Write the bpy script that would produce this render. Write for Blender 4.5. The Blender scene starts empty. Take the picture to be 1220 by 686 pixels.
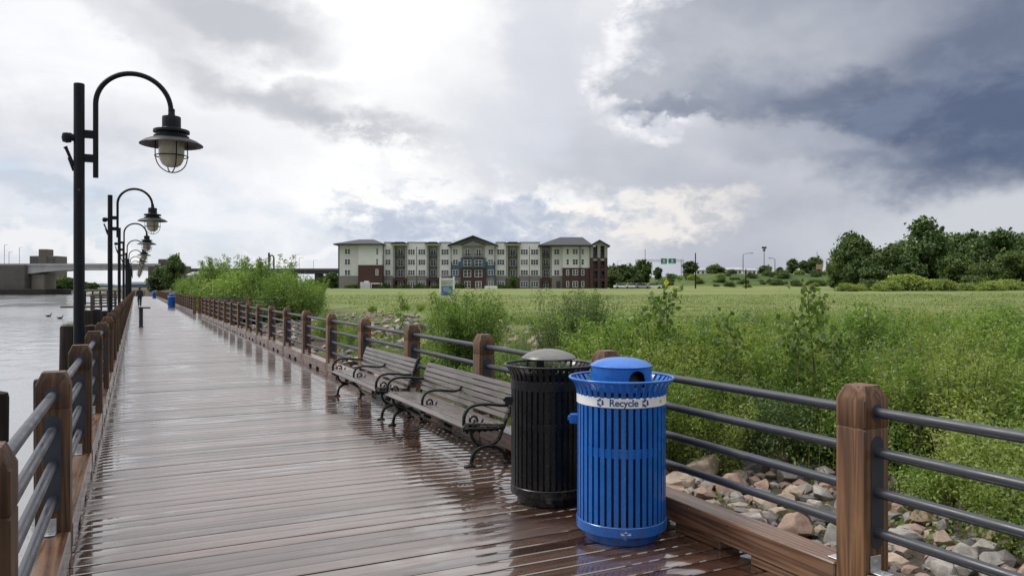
import bpy, bmesh, math, random
import numpy as np
from mathutils import Vector, Matrix, noise as mnoise

random.seed(7)
rng = np.random.default_rng(7)
R = math.radians
scene = bpy.context.scene
COL = scene.collection

# ---------------------------------------------------------------- place geometry
FPX = 906.0
TH = math.atan(448.0 / FPX)          # camera yaw to the right of the boardwalk direction (+Y)
ST, CT = math.sin(TH), math.cos(TH)
EYE = 1.65

def xy(u, D):
    lat = (u - 610.0) / FPX * D
    return (D * ST + lat * CT, D * CT - lat * ST)

def zz(v, D):
    return EYE + (343.0 - v) / FPX * D

def sstep(a, b, x):
    t = np.clip((np.asarray(x, float) - a) / (b - a), 0, 1)
    return t * t * (3 - 2 * t)

def wob(x, y, s, seed=0.0):
    return (np.sin(x * s + 1.3 + seed) * np.cos(y * s * 1.13 + 2.1 + seed * 1.7)
            + .5 * np.sin(x * s * 2.3 + y * s * 1.1 + .7 + seed) + .35 * np.cos(y * s * 3.1 - x * s * 1.7 + seed))

def ground_z(x, y):
    x = np.asarray(x, float); y = np.asarray(y, float)
    D = x * ST + y * CT
    lat = x * CT - y * ST
    dist = np.sqrt(x * x + y * y)
    z = -2.2 + 1.68 * sstep(-.5, 3.4, x)
    z = z + .75 * sstep(4.2, 15.0, x)
    z = z + 1.22 * sstep(18, 190, dist) * sstep(4, 16, x)
    z = z + .10 * wob(x, y, .55) * sstep(4, 7, x) * (1 - sstep(14, 30, dist) * .6)
    z = z + 5.1 * sstep(222, 262, D) * sstep(36, 66, lat)
    return z

# ---------------------------------------------------------------- object helpers
def link(o, parent=None):
    COL.objects.link(o)
    if parent is not None:
        o.parent = parent
    return o

def tag(o, label=None, cat=None, group=None, kind=None):
    if label: o["label"] = label
    if cat: o["category"] = cat
    if group: o["group"] = group
    if kind: o["kind"] = kind
    return o

def empty(name, loc, label, cat, group=None, rz=0.0):
    o = bpy.data.objects.new(name, None)
    o.empty_display_size = .2
    o.location = loc
    o.rotation_euler = (0, 0, rz)
    link(o)
    return tag(o, label, cat, group)

def copy_tree(o, parent=None):
    kids = [c for c in COL.objects if c.parent == o] if o.get("_k") is None else o["_k"]
    c = o.copy()
    link(c, parent)
    for ch in list(o.children):
        copy_tree(ch, c)
    return c

def dup(o, loc, rz=0.0, scale=None, label=None, group=None):
    def rec(src, par):
        c = src.copy()
        COL.objects.link(c)
        if par is not None:
            c.parent = par
        for ch in src.children:
            rec(ch, c)
        return c
    c = rec(o, None)
    c.location = loc
    c.rotation_euler = (0, 0, rz)
    if scale is not None:
        c.scale = scale if hasattr(scale, "__len__") else (scale,) * 3
    if label: c["label"] = label
    if group: c["group"] = group
    return c

class MB:
    """collects shapes, builds ONE mesh object"""
    def __init__(self):
        self.v = []; self.f = []; self.m = []
    def add(self, verts, faces, mi=0):
        b = len(self.v)
        self.v.extend([tuple(p) for p in verts])
        for f in faces:
            self.f.append(tuple(i + b for i in f)); self.m.append(mi)
        return self
    def box(self, x0, x1, y0, y1, z0, z1, mi=0):
        v = [(x0, y0, z0), (x1, y0, z0), (x1, y1, z0), (x0, y1, z0), (x0, y0, z1), (x1, y0, z1), (x1, y1, z1), (x0, y1, z1)]
        f = [(0, 3, 2, 1), (4, 5, 6, 7), (0, 1, 5, 4), (1, 2, 6, 5), (2, 3, 7, 6), (3, 0, 4, 7)]
        return self.add(v, f, mi)
    def cbox(self, x0, x1, y0, y1, z0, z1, c=.008, mi=0, M=None):
        bm = bmesh.new()
        bmesh.ops.create_cube(bm, size=1.0)
        for q in bm.verts:
            q.co = Vector(((x0 + x1) / 2 + q.co.x * (x1 - x0), (y0 + y1) / 2 + q.co.y * (y1 - y0), (z0 + z1) / 2 + q.co.z * (z1 - z0)))
        bmesh.ops.bevel(bm, geom=bm.edges[:], offset=c, segments=1, affect='EDGES', profile=.5)
        if M is not None:
            bmesh.ops.transform(bm, matrix=M, verts=bm.verts)
        bm.verts.index_update()
        self.add([q.co[:] for q in bm.verts], [[q.index for q in f.verts] for f in bm.faces], mi)
        bm.free()
        return self
    def tube(self, pts, r, n=8, mi=0, caps=True, closed=False, flat=None):
        P = [Vector(p) for p in pts]
        k = len(P)
        rs = list(r) if hasattr(r, "__len__") else [r] * k
        T = []
        for i in range(k):
            if closed:
                d = P[(i + 1) % k] - P[i - 1]
            else:
                d = P[min(i + 1, k - 1)] - P[max(i - 1, 0)]
            T.append(d.normalized())
        up = Vector((0, 0, 1)) if abs(T[0].z) < .9 else Vector((1, 0, 0))
        nrm = (up - T[0] * up.dot(T[0])).normalized()
        verts = []
        for i in range(k):
            nrm = (nrm - T[i] * nrm.dot(T[i])).normalized()
            bi = T[i].cross(nrm)
            for j in range(n):
                a = 2 * math.pi * (j + .5) / n
                verts.append(P[i] + nrm * math.cos(a) * rs[i] + bi * math.sin(a) * rs[i] * (flat or 1))
        faces = []
        kk = k if closed else k - 1
        for i in range(kk):
            i2 = (i + 1) % k
            for j in range(n):
                j2 = (j + 1) % n
                faces.append((i * n + j, i * n + j2, i2 * n + j2, i2 * n + j))
        if caps and not closed:
            faces.append(tuple(range(n - 1, -1, -1)))
            faces.append(tuple((k - 1) * n + j for j in range(n)))
        return self.add(verts, faces, mi)
    def lathe(self, prof, n=32, mi=0, c=(0, 0, 0), cap0=False, cap1=False):
        verts = []
        for (r, z) in prof:
            for j in range(n):
                a = 2 * math.pi * j / n
                verts.append((c[0] + r * math.cos(a), c[1] + r * math.sin(a), c[2] + z))
        faces = []
        for i in range(len(prof) - 1):
            for j in range(n):
                j2 = (j + 1) % n
                faces.append((i * n + j, i * n + j2, (i + 1) * n + j2, (i + 1) * n + j))
        if cap0: faces.append(tuple(range(n - 1, -1, -1)))
        if cap1: faces.append(tuple((len(prof) - 1) * n + j for j in range(n)))
        return self.add(verts, faces, mi)
    def prism(self, poly, fn, d0, d1, mi=0):
        """poly 2D points; fn(a,b,d)->xyz"""
        n = len(poly)
        v = [fn(a, b, d0) for a, b in poly] + [fn(a, b, d1) for a, b in poly]
        f = [tuple(range(n - 1, -1, -1)), tuple(range(n, 2 * n))]
        for i in range(n):
            j = (i + 1) % n
            f.append((i, j, n + j, n + i))
        return self.add(v, f, mi)
    def mesh(self, name, mats, angle=35):
        me = bpy.data.meshes.new(name)
        me.from_pydata(self.v, [], self.f)
        for m in (mats if isinstance(mats, (list, tuple)) else [mats]):
            me.materials.append(m)
        if any(self.m):
            me.polygons.foreach_set("material_index", self.m)
        bm = bmesh.new(); bm.from_mesh(me)
        bmesh.ops.recalc_face_normals(bm, faces=bm.faces[:])
        bm.to_mesh(me); bm.free()
        if angle:
            me.shade_smooth()
            me.set_sharp_from_angle(angle=R(angle))
        me.update()
        return me
    def build(self, name, mats, parent=None, angle=35, loc=(0, 0, 0)):
        o = bpy.data.objects.new(name, self.mesh(name, mats, angle))
        o.location = loc
        return link(o, parent)

def inst(name, me, parent=None, loc=(0, 0, 0), rz=0.0):
    o = bpy.data.objects.new(name, me)
    o.location = loc
    o.rotation_euler = (0, 0, rz)
    return link(o, parent)

def spline(pts, n=10):
    """Catmull-Rom through points"""
    P = [Vector(p) for p in pts]
    out = []
    for i in range(len(P) - 1):
        p0 = P[max(i - 1, 0)]; p1 = P[i]; p2 = P[i + 1]; p3 = P[min(i + 2, len(P) - 1)]
        for k in range(n):
            t = k / n
            out.append(.5 * ((2 * p1) + (p2 - p0) * t + (2 * p0 - 5 * p1 + 4 * p2 - p3) * t * t + (3 * p1 - p0 - 3 * p2 + p3) * t ** 3))
    out.append(P[-1])
    return out

# ---------------------------------------------------------------- node helpers
class NT:
    def __init__(self, tree):
        self.t = tree
    def new(self, typ, **kw):
        n = self.t.nodes.new(typ)
        for k, v in kw.items():
            setattr(n, k, v)
        return n
    def put(self, sock, val):
        if isinstance(val, bpy.types.NodeSocket):
            self.t.links.new(val, sock)
        elif val is not None:
            sock.default_value = val
    def m(self, op, a, b=None, c=None, clamp=False):
        n = self.new("ShaderNodeMath", operation=op, use_clamp=clamp)
        self.put(n.inputs[0], a)
        if b is not None: self.put(n.inputs[1], b)
        if c is not None: self.put(n.inputs[2], c)
        return n.outputs[0]
    def vm(self, op, a, b=None, s=None):
        n = self.new("ShaderNodeVectorMath", operation=op)
        self.put(n.inputs[0], a)
        if b is not None: self.put(n.inputs[1], b)
        if s is not None: self.put(n.inputs["Scale"], s)
        return n.outputs["Vector"]
    def noise(self, vec, scale=5, detail=4, rough=.5, dist=0.0, col=False):
        n = self.new("ShaderNodeTexNoise")
        if vec is not None: self.put(n.inputs["Vector"], vec)
        n.inputs["Scale"].default_value = scale
        n.inputs["Detail"].default_value = detail
        n.inputs["Roughness"].default_value = rough
        n.inputs["Distortion"].default_value = dist
        return n.outputs["Color"] if col else n.outputs["Fac"]
    def mix(self, f, a, b, blend='MIX'):
        n = self.new("ShaderNodeMix", data_type='RGBA', blend_type=blend)
        n.clamp_factor = True
        self.put(n.inputs[0], f)
        A = [s for s in n.inputs if s.name == "A" and s.type == 'RGBA'][0]
        B = [s for s in n.inputs if s.name == "B" and s.type == 'RGBA'][0]
        self.put(A, a if isinstance(a, bpy.types.NodeSocket) else (*a, 1)[:4])
        self.put(B, b if isinstance(b, bpy.types.NodeSocket) else (*b, 1)[:4])
        return [s for s in n.outputs if s.type == 'RGBA'][0]
    def ramp(self, f, stops):
        n = self.new("ShaderNodeValToRGB")
        cr = n.color_ramp
        while len(cr.elements) < len(stops):
            cr.elements.new(.5)
        for e, (p, c) in zip(cr.elements, stops):
            e.position = p
            e.color = (*c, 1) if len(c) == 3 else c
        self.put(n.inputs[0], f)
        return n.outputs[0]
    def mapr(self, f, a, b, c=0.0, d=1.0, smooth=True):
        n = self.new("ShaderNodeMapRange", interpolation_type='SMOOTHSTEP' if smooth else 'LINEAR')
        self.put(n.inputs[0], f)
        for i, q in enumerate((a, b, c, d)):
            self.put(n.inputs[i + 1], q)
        return n.outputs[0]
    def scale(self, vec, s):
        n = self.new("ShaderNodeMapping")
        self.put(n.inputs[0], vec)
        n.inputs["Scale"].default_value = s
        return n.outputs[0]
    def coord(self, which="Object"):
        return self.new("ShaderNodeTexCoord").outputs[which]
    def attr(self, name):
        return self.new("ShaderNodeAttribute", attribute_name=name).outputs["Fac"]
    def objrand(self):
        return self.new("ShaderNodeObjectInfo").outputs["Random"]
    def bump(self, h, strength=.3, dist=.01):
        n = self.new("ShaderNodeBump")
        n.inputs["Strength"].default_value = strength
        n.inputs["Distance"].default_value = dist
        self.put(n.inputs["Height"], h)
        return n.outputs[0]

def new_mat(name):
    m = bpy.data.materials.new(name)
    m.use_nodes = True
    m.node_tree.nodes.clear()
    t = NT(m.node_tree)
    out = t.new("ShaderNodeOutputMaterial")
    p = t.new("ShaderNodeBsdfPrincipled")
    m.node_tree.links.new(p.outputs[0], out.inputs[0])
    t.p = p; t.out = out
    return m, t

def simple(name, c, rough=.5, var=.25, scale=8, metal=0.0, bump=.0, bscale=60, spec=.5, wear=None, coat=0.0, randv=0.0):
    """painted / mineral surface: colour broken by two noises, roughness variation, fine bump"""
    m, t = new_mat(name)
    co = t.coord()
    n1 = t.noise(co, scale, 5, .6)
    n2 = t.noise(co, scale * 6.3, 3, .6)
    f = t.m('ADD', t.m('MULTIPLY', n1, .65), t.m('MULTIPLY', n2, .35))
    dark = tuple(x * (1 - var) for x in c); lite = tuple(min(1, x * (1 + var)) for x in c)
    colr = t.ramp(f, [(.3, dark), (.7, lite)])
    if wear:
        w = t.mapr(t.noise(co, scale * 2.1, 6, .7), .58, .7)
        colr = t.mix(t.m('MULTIPLY', w, .7), colr, wear)
    if randv:
        r = t.objrand()
        colr = t.mix(1.0, colr, t.ramp(r, [(0, (1 - randv,) * 3), (1, (1 + randv,) * 3)]), 'MULTIPLY')
    t.put(t.p.inputs["Base Color"], colr)
    t.put(t.p.inputs["Roughness"], t.mapr(n1, .3, .7, max(.03, rough - .1), min(1, rough + .12)))
    t.p.inputs["Metallic"].default_value = metal
    t.p.inputs["Specular IOR Level"].default_value = spec
    if coat:
        t.p.inputs["Coat Weight"].default_value = coat
        t.p.inputs["Coat Roughness"].default_value = .12
    if bump:
        t.put(t.p.inputs["Normal"], t.bump(t.noise(co, bscale, 4, .6), bump, .01))
    return m

def wood(name, dark, mid, lite, axis=2, rough=.5, wet=.3, ring=9, spec=.5, coat=0.0):
    """sawn timber: stretched grain along one axis, darker growth lines, wet patches"""
    m, t = new_mat(name)
    co = t.coord()
    r = t.objrand()
    off = t.new("ShaderNodeCombineXYZ")
    for i in range(3):
        t.put(off.inputs[i], t.m('MULTIPLY', r, 7.0 + 5 * i))
    co2 = t.vm('ADD', co, off.outputs[0])
    s = [ring, ring, ring]; s[axis] = ring * .035
    g = t.noise(t.scale(co2, s), 1.6, 2, .45, .35)
    s2 = [110, 110, 110]; s2[axis] = 2
    g2 = t.noise(t.scale(co2, s2), 1.0, 3, .6)
    bands = t.m('FRACT', t.m('MULTIPLY', g, 7.0))
    bands = t.m('ABSOLUTE', t.m('SUBTRACT', bands, .5))
    f = t.m('ADD', t.m('MULTIPLY', bands, 1.1), t.m('MULTIPLY', g2, .45))
    c = t.ramp(f, [(.12, dark), (.42, mid), (.85, lite)])
    big = t.noise(co2, 2.1, 4, .6)
    c = t.mix(t.mapr(big, .45, .75, 0, .55), c, tuple(x * .45 for x in mid))
    tone = t.ramp(r, [(0, (.82, .82, .82)), (1, (1.14, 1.1, 1.06))])
    c = t.mix(1.0, c, tone, 'MULTIPLY')
    t.put(t.p.inputs["Base Color"], c)
    t.put(t.p.inputs["Roughness"], t.mapr(big, .35, .65, rough - wet * .5, rough + .1))
    t.p.inputs["Specular IOR Level"].default_value = spec
    t.put(t.p.inputs["Normal"], t.bump(f, .25, .004))
    if coat:
        t.put(t.p.inputs["Coat Weight"], t.mapr(big, .35, .6, coat * .4, coat))
        t.p.inputs["Coat Roughness"].default_value = .16
        t.p.inputs["Coat IOR"].default_value = 1.6
    return m

def leafmat(name, c0, c1, c2, trans=.35, rough=.5, rv=.16):
    """leaves: tint attribute picks the leaf's own tone, object random shifts the plant"""
    m, t = new_mat(name)
    a = t.attr("tint")
    c = t.ramp(a, [(0, c0), (.55, c1), (1, c2)])
    r = t.objrand()
    c = t.mix(1.0, c, t.ramp(r, [(0, (1 - rv, 1 - rv * .8, 1 - rv)), (1, (1 + rv, 1 + rv * .8, 1 + rv * .4))]), 'MULTIPLY')
    t.put(t.p.inputs["Base Color"], c)
    t.p.inputs["Roughness"].default_value = rough
    t.p.inputs["Specular IOR Level"].default_value = .35
    tr = t.new("ShaderNodeBsdfTranslucent")
    t.put(tr.inputs[0], t.mix(1.0, c, (1.15, 1.2, .6), 'MULTIPLY'))
    mx = t.new("ShaderNodeMixShader")
    mx.inputs[0].default_value = trans
    m.node_tree.links.new(t.p.outputs[0], mx.inputs[1])
    m.node_tree.links.new(tr.outputs[0], mx.inputs[2])
    m.node_tree.links.new(mx.outputs[0], t.out.inputs[0])
    return m
# ---------------------------------------------------------------- camera, sun, sky
cam_d = bpy.data.cameras.new("camera")
cam_d.sensor_width = 36.0
cam_d.lens = 36.0 * FPX / 1220.0
cam_d.clip_start = .05
cam_d.clip_end = 20000
cam = bpy.data.objects.new("camera", cam_d)
cam.location = (0, 0, EYE)
cam.rotation_euler = (R(90), 0, -TH)
link(cam)
scene.camera = cam

scene.view_settings.view_transform = 'Standard'
scene.view_settings.look = 'None'
scene.view_settings.gamma = 1
scene.view_settings.use_curve_mapping = False
scene.view_settings.exposure = 0.1
scene.cycles.max_bounces = 6
scene.cycles.diffuse_bounces = 3
scene.cycles.glossy_bounces = 3
scene.cycles.transparent_max_bounces = 8
scene.cycles.sample_clamp_indirect = 6

SUN_AZ, SUN_EL = R(-48), R(52)        # azimuth from +Y towards +X
sd = Vector((math.sin(SUN_AZ) * math.cos(SUN_EL), math.cos(SUN_AZ) * math.cos(SUN_EL), math.sin(SUN_EL)))
sun_d = bpy.data.lights.new("sun", 'SUN')
sun_d.energy = 2.6
sun_d.angle = R(16)
sun_d.color = (1, .95, .87)
sun = bpy.data.objects.new("sun", sun_d)
sun.rotation_euler = (-sd).to_track_quat('-Z', 'Y').to_euler()
sun.location = (0, 0, 60)
link(sun)

world = bpy.data.worlds.new("World")
scene.world = world
world.use_nodes = True
world.node_tree.nodes.clear()
w = NT(world.node_tree)
wout = w.new("ShaderNodeOutputWorld")
bg = w.new("ShaderNodeBackground")
world.node_tree.links.new(bg.outputs[0], wout.inputs[0])
skyn = w.new("ShaderNodeTexSky", sky_type='NISHITA')
skyn.sun_disc = False
skyn.sun_elevation = SUN_EL
skyn.sun_rotation = SUN_AZ
bg.inputs[1].default_value = .1

d = w.vm('NORMALIZE', w.coord("Generated"))
sep = w.new("ShaderNodeSeparateXYZ"); w.put(sep.inputs[0], d)
dx, dy, dz = sep.outputs
fw = w.m('ADD', w.m('MULTIPLY', dx, ST), w.m('MULTIPLY', dy, CT))
rt = w.m('SUBTRACT', w.m('MULTIPLY', dx, CT), w.m('MULTIPLY', dy, ST))
AZ = w.m('MULTIPLY', w.m('ARCTAN2', rt, fw), 900.0)               # compass bearing, 900 units per radian
EL = w.m('MULTIPLY', w.m('ARCSINE', dz), 900.0)                   # height above the horizon

def ae(u, v):
    a = math.atan((u - 610) / FPX)
    return 900 * a, 900 * math.atan((343 - v) / FPX * math.cos(a))

# fractal warps, in the same units
wn = w.noise(w.vm('MULTIPLY', d, (1, 1, 1.6)), 5.0, 5, .56, 0, col=True)
wn2 = w.noise(w.vm('MULTIPLY', d, (1, 1, 1.5)), 17.0, 4, .6, 0, col=True)
s1 = w.new("ShaderNodeSeparateColor"); w.put(s1.inputs[0], wn)
s2 = w.new("ShaderNodeSeparateColor"); w.put(s2.inputs[0], wn2)
def warp(a, k1, k2, ch):
    q = w.m('MULTIPLY_ADD', w.m('SUBTRACT', s1.outputs[ch], .5), k1, a)
    return w.m('MULTIPLY_ADD', w.m('SUBTRACT', s2.outputs[ch], .5), k2, q)
A1, E1 = warp(AZ, 170, 60, 0), warp(EL, 110, 50, 1)       # soft
A2, E2 = warp(AZ, 120, 130, 1), warp(EL, 80, 110, 2)      # billowy

def blob(u, v, ru, rv, rot=0, soft=1.0, AA=None, EE=None):
    """0..1 mask of an elliptical cloud region"""
    AA = AA or A1; EE = EE or E1
    ca, ce = ae(u, v)
    x = w.m('SUBTRACT', AA, ca); y = w.m('SUBTRACT', EE, ce)
    c, s = math.cos(R(rot)), math.sin(R(rot))
    p = w.m('ADD', w.m('MULTIPLY', x, c / ru), w.m('MULTIPLY', y, s / ru))
    q = w.m('ADD', w.m('MULTIPLY', x, -s / rv), w.m('MULTIPLY', y, c / rv))
    r2 = w.m('SQRT', w.m('ADD', w.m('MULTIPLY', p, p), w.m('MULTIPLY', q, q)))
    return w.mapr(r2, 1 + soft * .5, 1 - soft * .5)

fine = w.noise(w.vm('MULTIPLY', d, (1, 1, 2.2)), 9.0, 5, .6, .4)
broad = w.noise(w.vm('MULTIPLY', d, (1, 1, 2.0)), 3.2, 4, .55, .3)

K = 10.0   # the Background strength is .1: cloud radiance is written times ten
def C(r, g, b): return (r * K, g * K, b * K)
def lin(r, g, b):
    f = lambda x: ((x / 255 + .055) / 1.055) ** 2.4 if x > 10 else x / 255 / 12.92
    return C(f(r), f(g), f(b))

# overcast body: bright and soft
col = w.mix(w.mapr(w.m('ADD', w.m('MULTIPLY', broad, .6), w.m('MULTIPLY', fine, .4)), .36, .62), lin(208, 211, 221), lin(240, 241, 245))
# clear strip low on the left lets the blue sky through
skyc = w.mix(.55, w.mix(1.0, skyn.outputs[0], (.9, .95, 1.05), 'MULTIPLY'), lin(216, 228, 243))
clear = w.m('MULTIPLY', blob(70, 262, 330, 42, 0, 1.1), w.mapr(fine, .30, .62, .95, .2))
col = w.mix(clear, col, skyc)
col = w.mix(w.m('MULTIPLY', blob(30, 235, 90, 7, 0, 1.2, A2, E1), .5), col, lin(190, 196, 208))
# white glare where the sun stands behind thin cloud
col = w.mix(w.m('MULTIPLY', blob(500, 95, 235, 160, 0, 1.3), 1.0), col, lin(254, 254, 255))
col = w.mix(w.m('MULTIPLY', blob(90, 30, 230, 70, 0, 1.4), .6), col, lin(250, 250, 252))
# grey streaks crossing it
gs = lin(178, 181, 190)
for (u, v, a, b, ro, k) in ((288, 26, 100, 34, 4, .8), (345, 126, 110, 20, 8, .6), (425, 150, 90, 17, 12, .7), (215, 66, 130, 18, 20, .45), (385, 105, 60, 12, -4, .4), (190, 160, 150, 30, 0, .25)):
    col = w.mix(w.m('MULTIPLY', blob(u, v, a, b, -ro, 1.25), k), col, gs)
# grey veil filling the right half, rain under it
col = w.mix(w.m('MULTIPLY', blob(1010, 190, 460, 210, 0, .75), .92), col, w.mix(w.mapr(broad, .35, .65), lin(183, 188, 198), lin(210, 212, 218)))
col = w.mix(w.m('MULTIPLY', blob(880, 285, 110, 95, 14, 1.2), .55), col, lin(160, 165, 180))
col = w.mix(w.m('MULTIPLY', blob(1150, 275, 190, 34, 4, 1.3), .7), col, lin(204, 207, 213))
col = w.mix(w.m('MULTIPLY', blob(655, 70, 50, 110, 0, 1.2), .55), col, lin(200, 204, 216))
col = w.mix(w.m('MULTIPLY', blob(610, 170, 60, 60, 0, 1.2), .5), col, lin(214, 218, 228))
# cumulus bank near the horizon in the middle
puff = w.noise(w.vm('MULTIPLY', d, (1, 1, 1.7)), 22.0, 5, .62, .3)
cum = blob(590, 258, 185, 40, 0, .8, A2, E2)
cumc = w.ramp(w.m('ADD', puff, w.m('MULTIPLY', w.m('SUBTRACT', EL, ae(600, 258)[1]), .0042)), [(.36, lin(172, 184, 205)), (.5, lin(203, 210, 222)), (.60, lin(246, 246, 247))])
col = w.mix(w.m('MULTIPLY', cum, .85), col, cumc)
col = w.mix(w.m('MULTIPLY', blob(610, 264, 130, 13, 0, 1.1, A1, E1), .6), col, lin(178, 188, 206))
col = w.mix(w.m('MULTIPLY', blob(770, 262, 95, 26, 4, .9, A2, E2), w.mapr(puff, .38, .6, .25, .95)), col, lin(236, 232, 228))
col = w.mix(w.m('MULTIPLY', blob(690, 247, 40, 10, 10, .8, A2, E2), .8), col, lin(250, 246, 240))
col = w.mix(w.m('MULTIPLY', blob(450, 210, 70, 50, 0, 1.0, A2, E2), w.mapr(puff, .42, .58, .1, .8)), col, lin(252, 252, 252))
# small low puffs on the left
for (u, v, a, b) in ((25, 292, 42, 16), (110, 305, 40, 12), (345, 303, 40, 8), (380, 297, 30, 8)):
    col = w.mix(w.m('MULTIPLY', blob(u, v, a, b, 0, .9, A2, E2), .8), col, lin(238, 238, 240))
# storm cloud on the right: blue-grey mass with a billowing white left edge
edge = blob(822, 50, 108, 84, 12, .4, A2, E2)
col = w.mix(edge, col, w.mix(w.mapr(puff, .4, .62), lin(214, 217, 226), lin(248, 248, 250)))
body = w.m('MAXIMUM', w.m('MAXIMUM', blob(1025, 42, 250, 92, 0, .3, A2, E2), blob(1185, 128, 215, 84, -3, .5, A1, E1)), blob(885, 95, 140, 38, -4, .3, A2, E2))
bc = w.mix(w.mapr(broad, .38, .62), lin(146, 153, 168), lin(176, 181, 191))
col = w.mix(w.m('MULTIPLY', body, .93), col, bc)
dk = w.m('MAXIMUM', blob(1180, 138, 190, 62, -3, .9, A1, E1), w.m('MAXIMUM', w.m('MULTIPLY', blob(850, 122, 110, 13, -2, 1.2, A1, E1), .55), w.m('MULTIPLY', blob(1050, 120, 170, 34, -10, 1.1, A1, E1), .85)))
dk = w.m('MAXIMUM', dk, w.m('MULTIPLY', blob(1190, 55, 110, 90, 0, 1.2), .75))
col = w.mix(w.m('MULTIPLY', dk, .9), col, w.mix(w.mapr(fine, .38, .65), lin(80, 94, 123), lin(106, 119, 145)))
col = w.mix(w.m('MULTIPLY', blob(1010, 55, 110, 26, 14, 1.2, A2, E1), .45), col, lin(186, 189, 200))
col = w.mix(w.m('MULTIPLY', blob(955, 168, 100, 17, -8, 1.1), .6), col, lin(182, 186, 198))
# sky out of view, shaped for the light: brighter overhead, darkened behind the camera
up = w.mapr(EL, 420, 1000)
bk = w.mapr(fw, .40, -.45)
col = w.mix(w.m('MULTIPLY', bk, w.mapr(dx, -.2, -.9, 1.0, .0)), col, w.mix(w.mapr(broad, .35, .65), C(.20, .22, .27), C(.34, .36, .41)))
col = w.mix(up, col, w.mix(w.mapr(broad, .35, .65), C(1.5, 1.53, 1.6), C(2.2, 2.2, 2.2)))
# below the horizon: dull
col = w.mix(w.mapr(EL, -4, -60), col, C(.16, .17, .15))
world.node_tree.links.new(col, bg.inputs[0])
world.cycles.sampling_method = 'MANUAL'
world.cycles.sample_map_resolution = 512
# ---------------------------------------------------------------- materials
M_POST = wood("post_timber", (.030, .013, .006), (.092, .044, .019), (.18, .094, .043), 2, .5, .25, 7)
M_POST_SHADE = wood("shaded_post_timber", (.022, .012, .007), (.062, .032, .017), (.115, .065, .035), 2, .55, .25, 7, .3)  # river-side posts: their backlit shade put into a darker timber colour
M_KERB = wood("kerb_timber", (.036, .016, .008), (.098, .048, .025), (.19, .108, .063), 1, .42, .35, 6, .5, .45)
M_BENCHW = wood("bench_timber", (.032, .025, .023), (.076, .061, .056), (.125, .104, .097), 1, .38, .3, 10, .5, .5)
M_PILE = wood("piling_timber", (.007, .005, .0045), (.015, .011, .0095), (.028, .021, .017), 2, .75, .2, 6, .2)
M_DOCK = wood("dock_timber", (.02, .016, .012), (.05, .04, .032), (.09, .075, .06), 0, .65, .2, 8)
M_RAIL = simple("rail_paint", (.026, .030, .040), .42, .2, 5, bump=.05)
M_PLATE = simple("plate_paint", (.03, .036, .048), .5, .2, 9)
M_IRON = simple("cast_iron_paint", (.006, .006, .0065), .3, .3, 18, bump=.12, bscale=90, spec=.4)
M_BLACK = simple("black_paint", (.005, .0055, .007), .3, .3, 10, bump=.06, bscale=80, spec=.35)
M_LAMP = simple("lamp_paint", (.007, .008, .011), .45, .25, 6, bump=.05, spec=.22)
M_BLUE = simple("blue_paint", (.007, .108, .42), .24, .1, 7, bump=.04, bscale=70, wear=(.014, .12, .42))
M_LINERD = simple("liner_plastic", (.005, .0055, .0065), .5, .2, 6)
M_LINERB = simple("liner_plastic_blue", (.006, .02, .075), .5, .2, 6)
M_STICK = simple("sticker_white", (.74, .76, .78), .4, .05, 6)
M_INK = simple("sticker_ink", (.045, .075, .19), .45, .05, 6)
M_YEL = simple("sticker_yellow", (.7, .5, .05), .45, .1, 30)
M_GALV = simple("galvanised_steel", (.50, .51, .52), .4, .15, 30, metal=.7)
M_GLASS = None
def _glass():
    m, t = new_mat("frosted_lamp_glass")
    n = t.noise(t.coord(), 6, 3)
    t.put(t.p.inputs["Base Color"], t.ramp(n, [(.3, (.40, .37, .27)), (.7, (.50, .47, .36))]))
    t.p.inputs["Roughness"].default_value = .28
    t.p.inputs["Subsurface Weight"].default_value = .35
    t.p.inputs["Subsurface Radius"].default_value = (.1, .1, .08)
    return m
M_GLASS = _glass()

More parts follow.
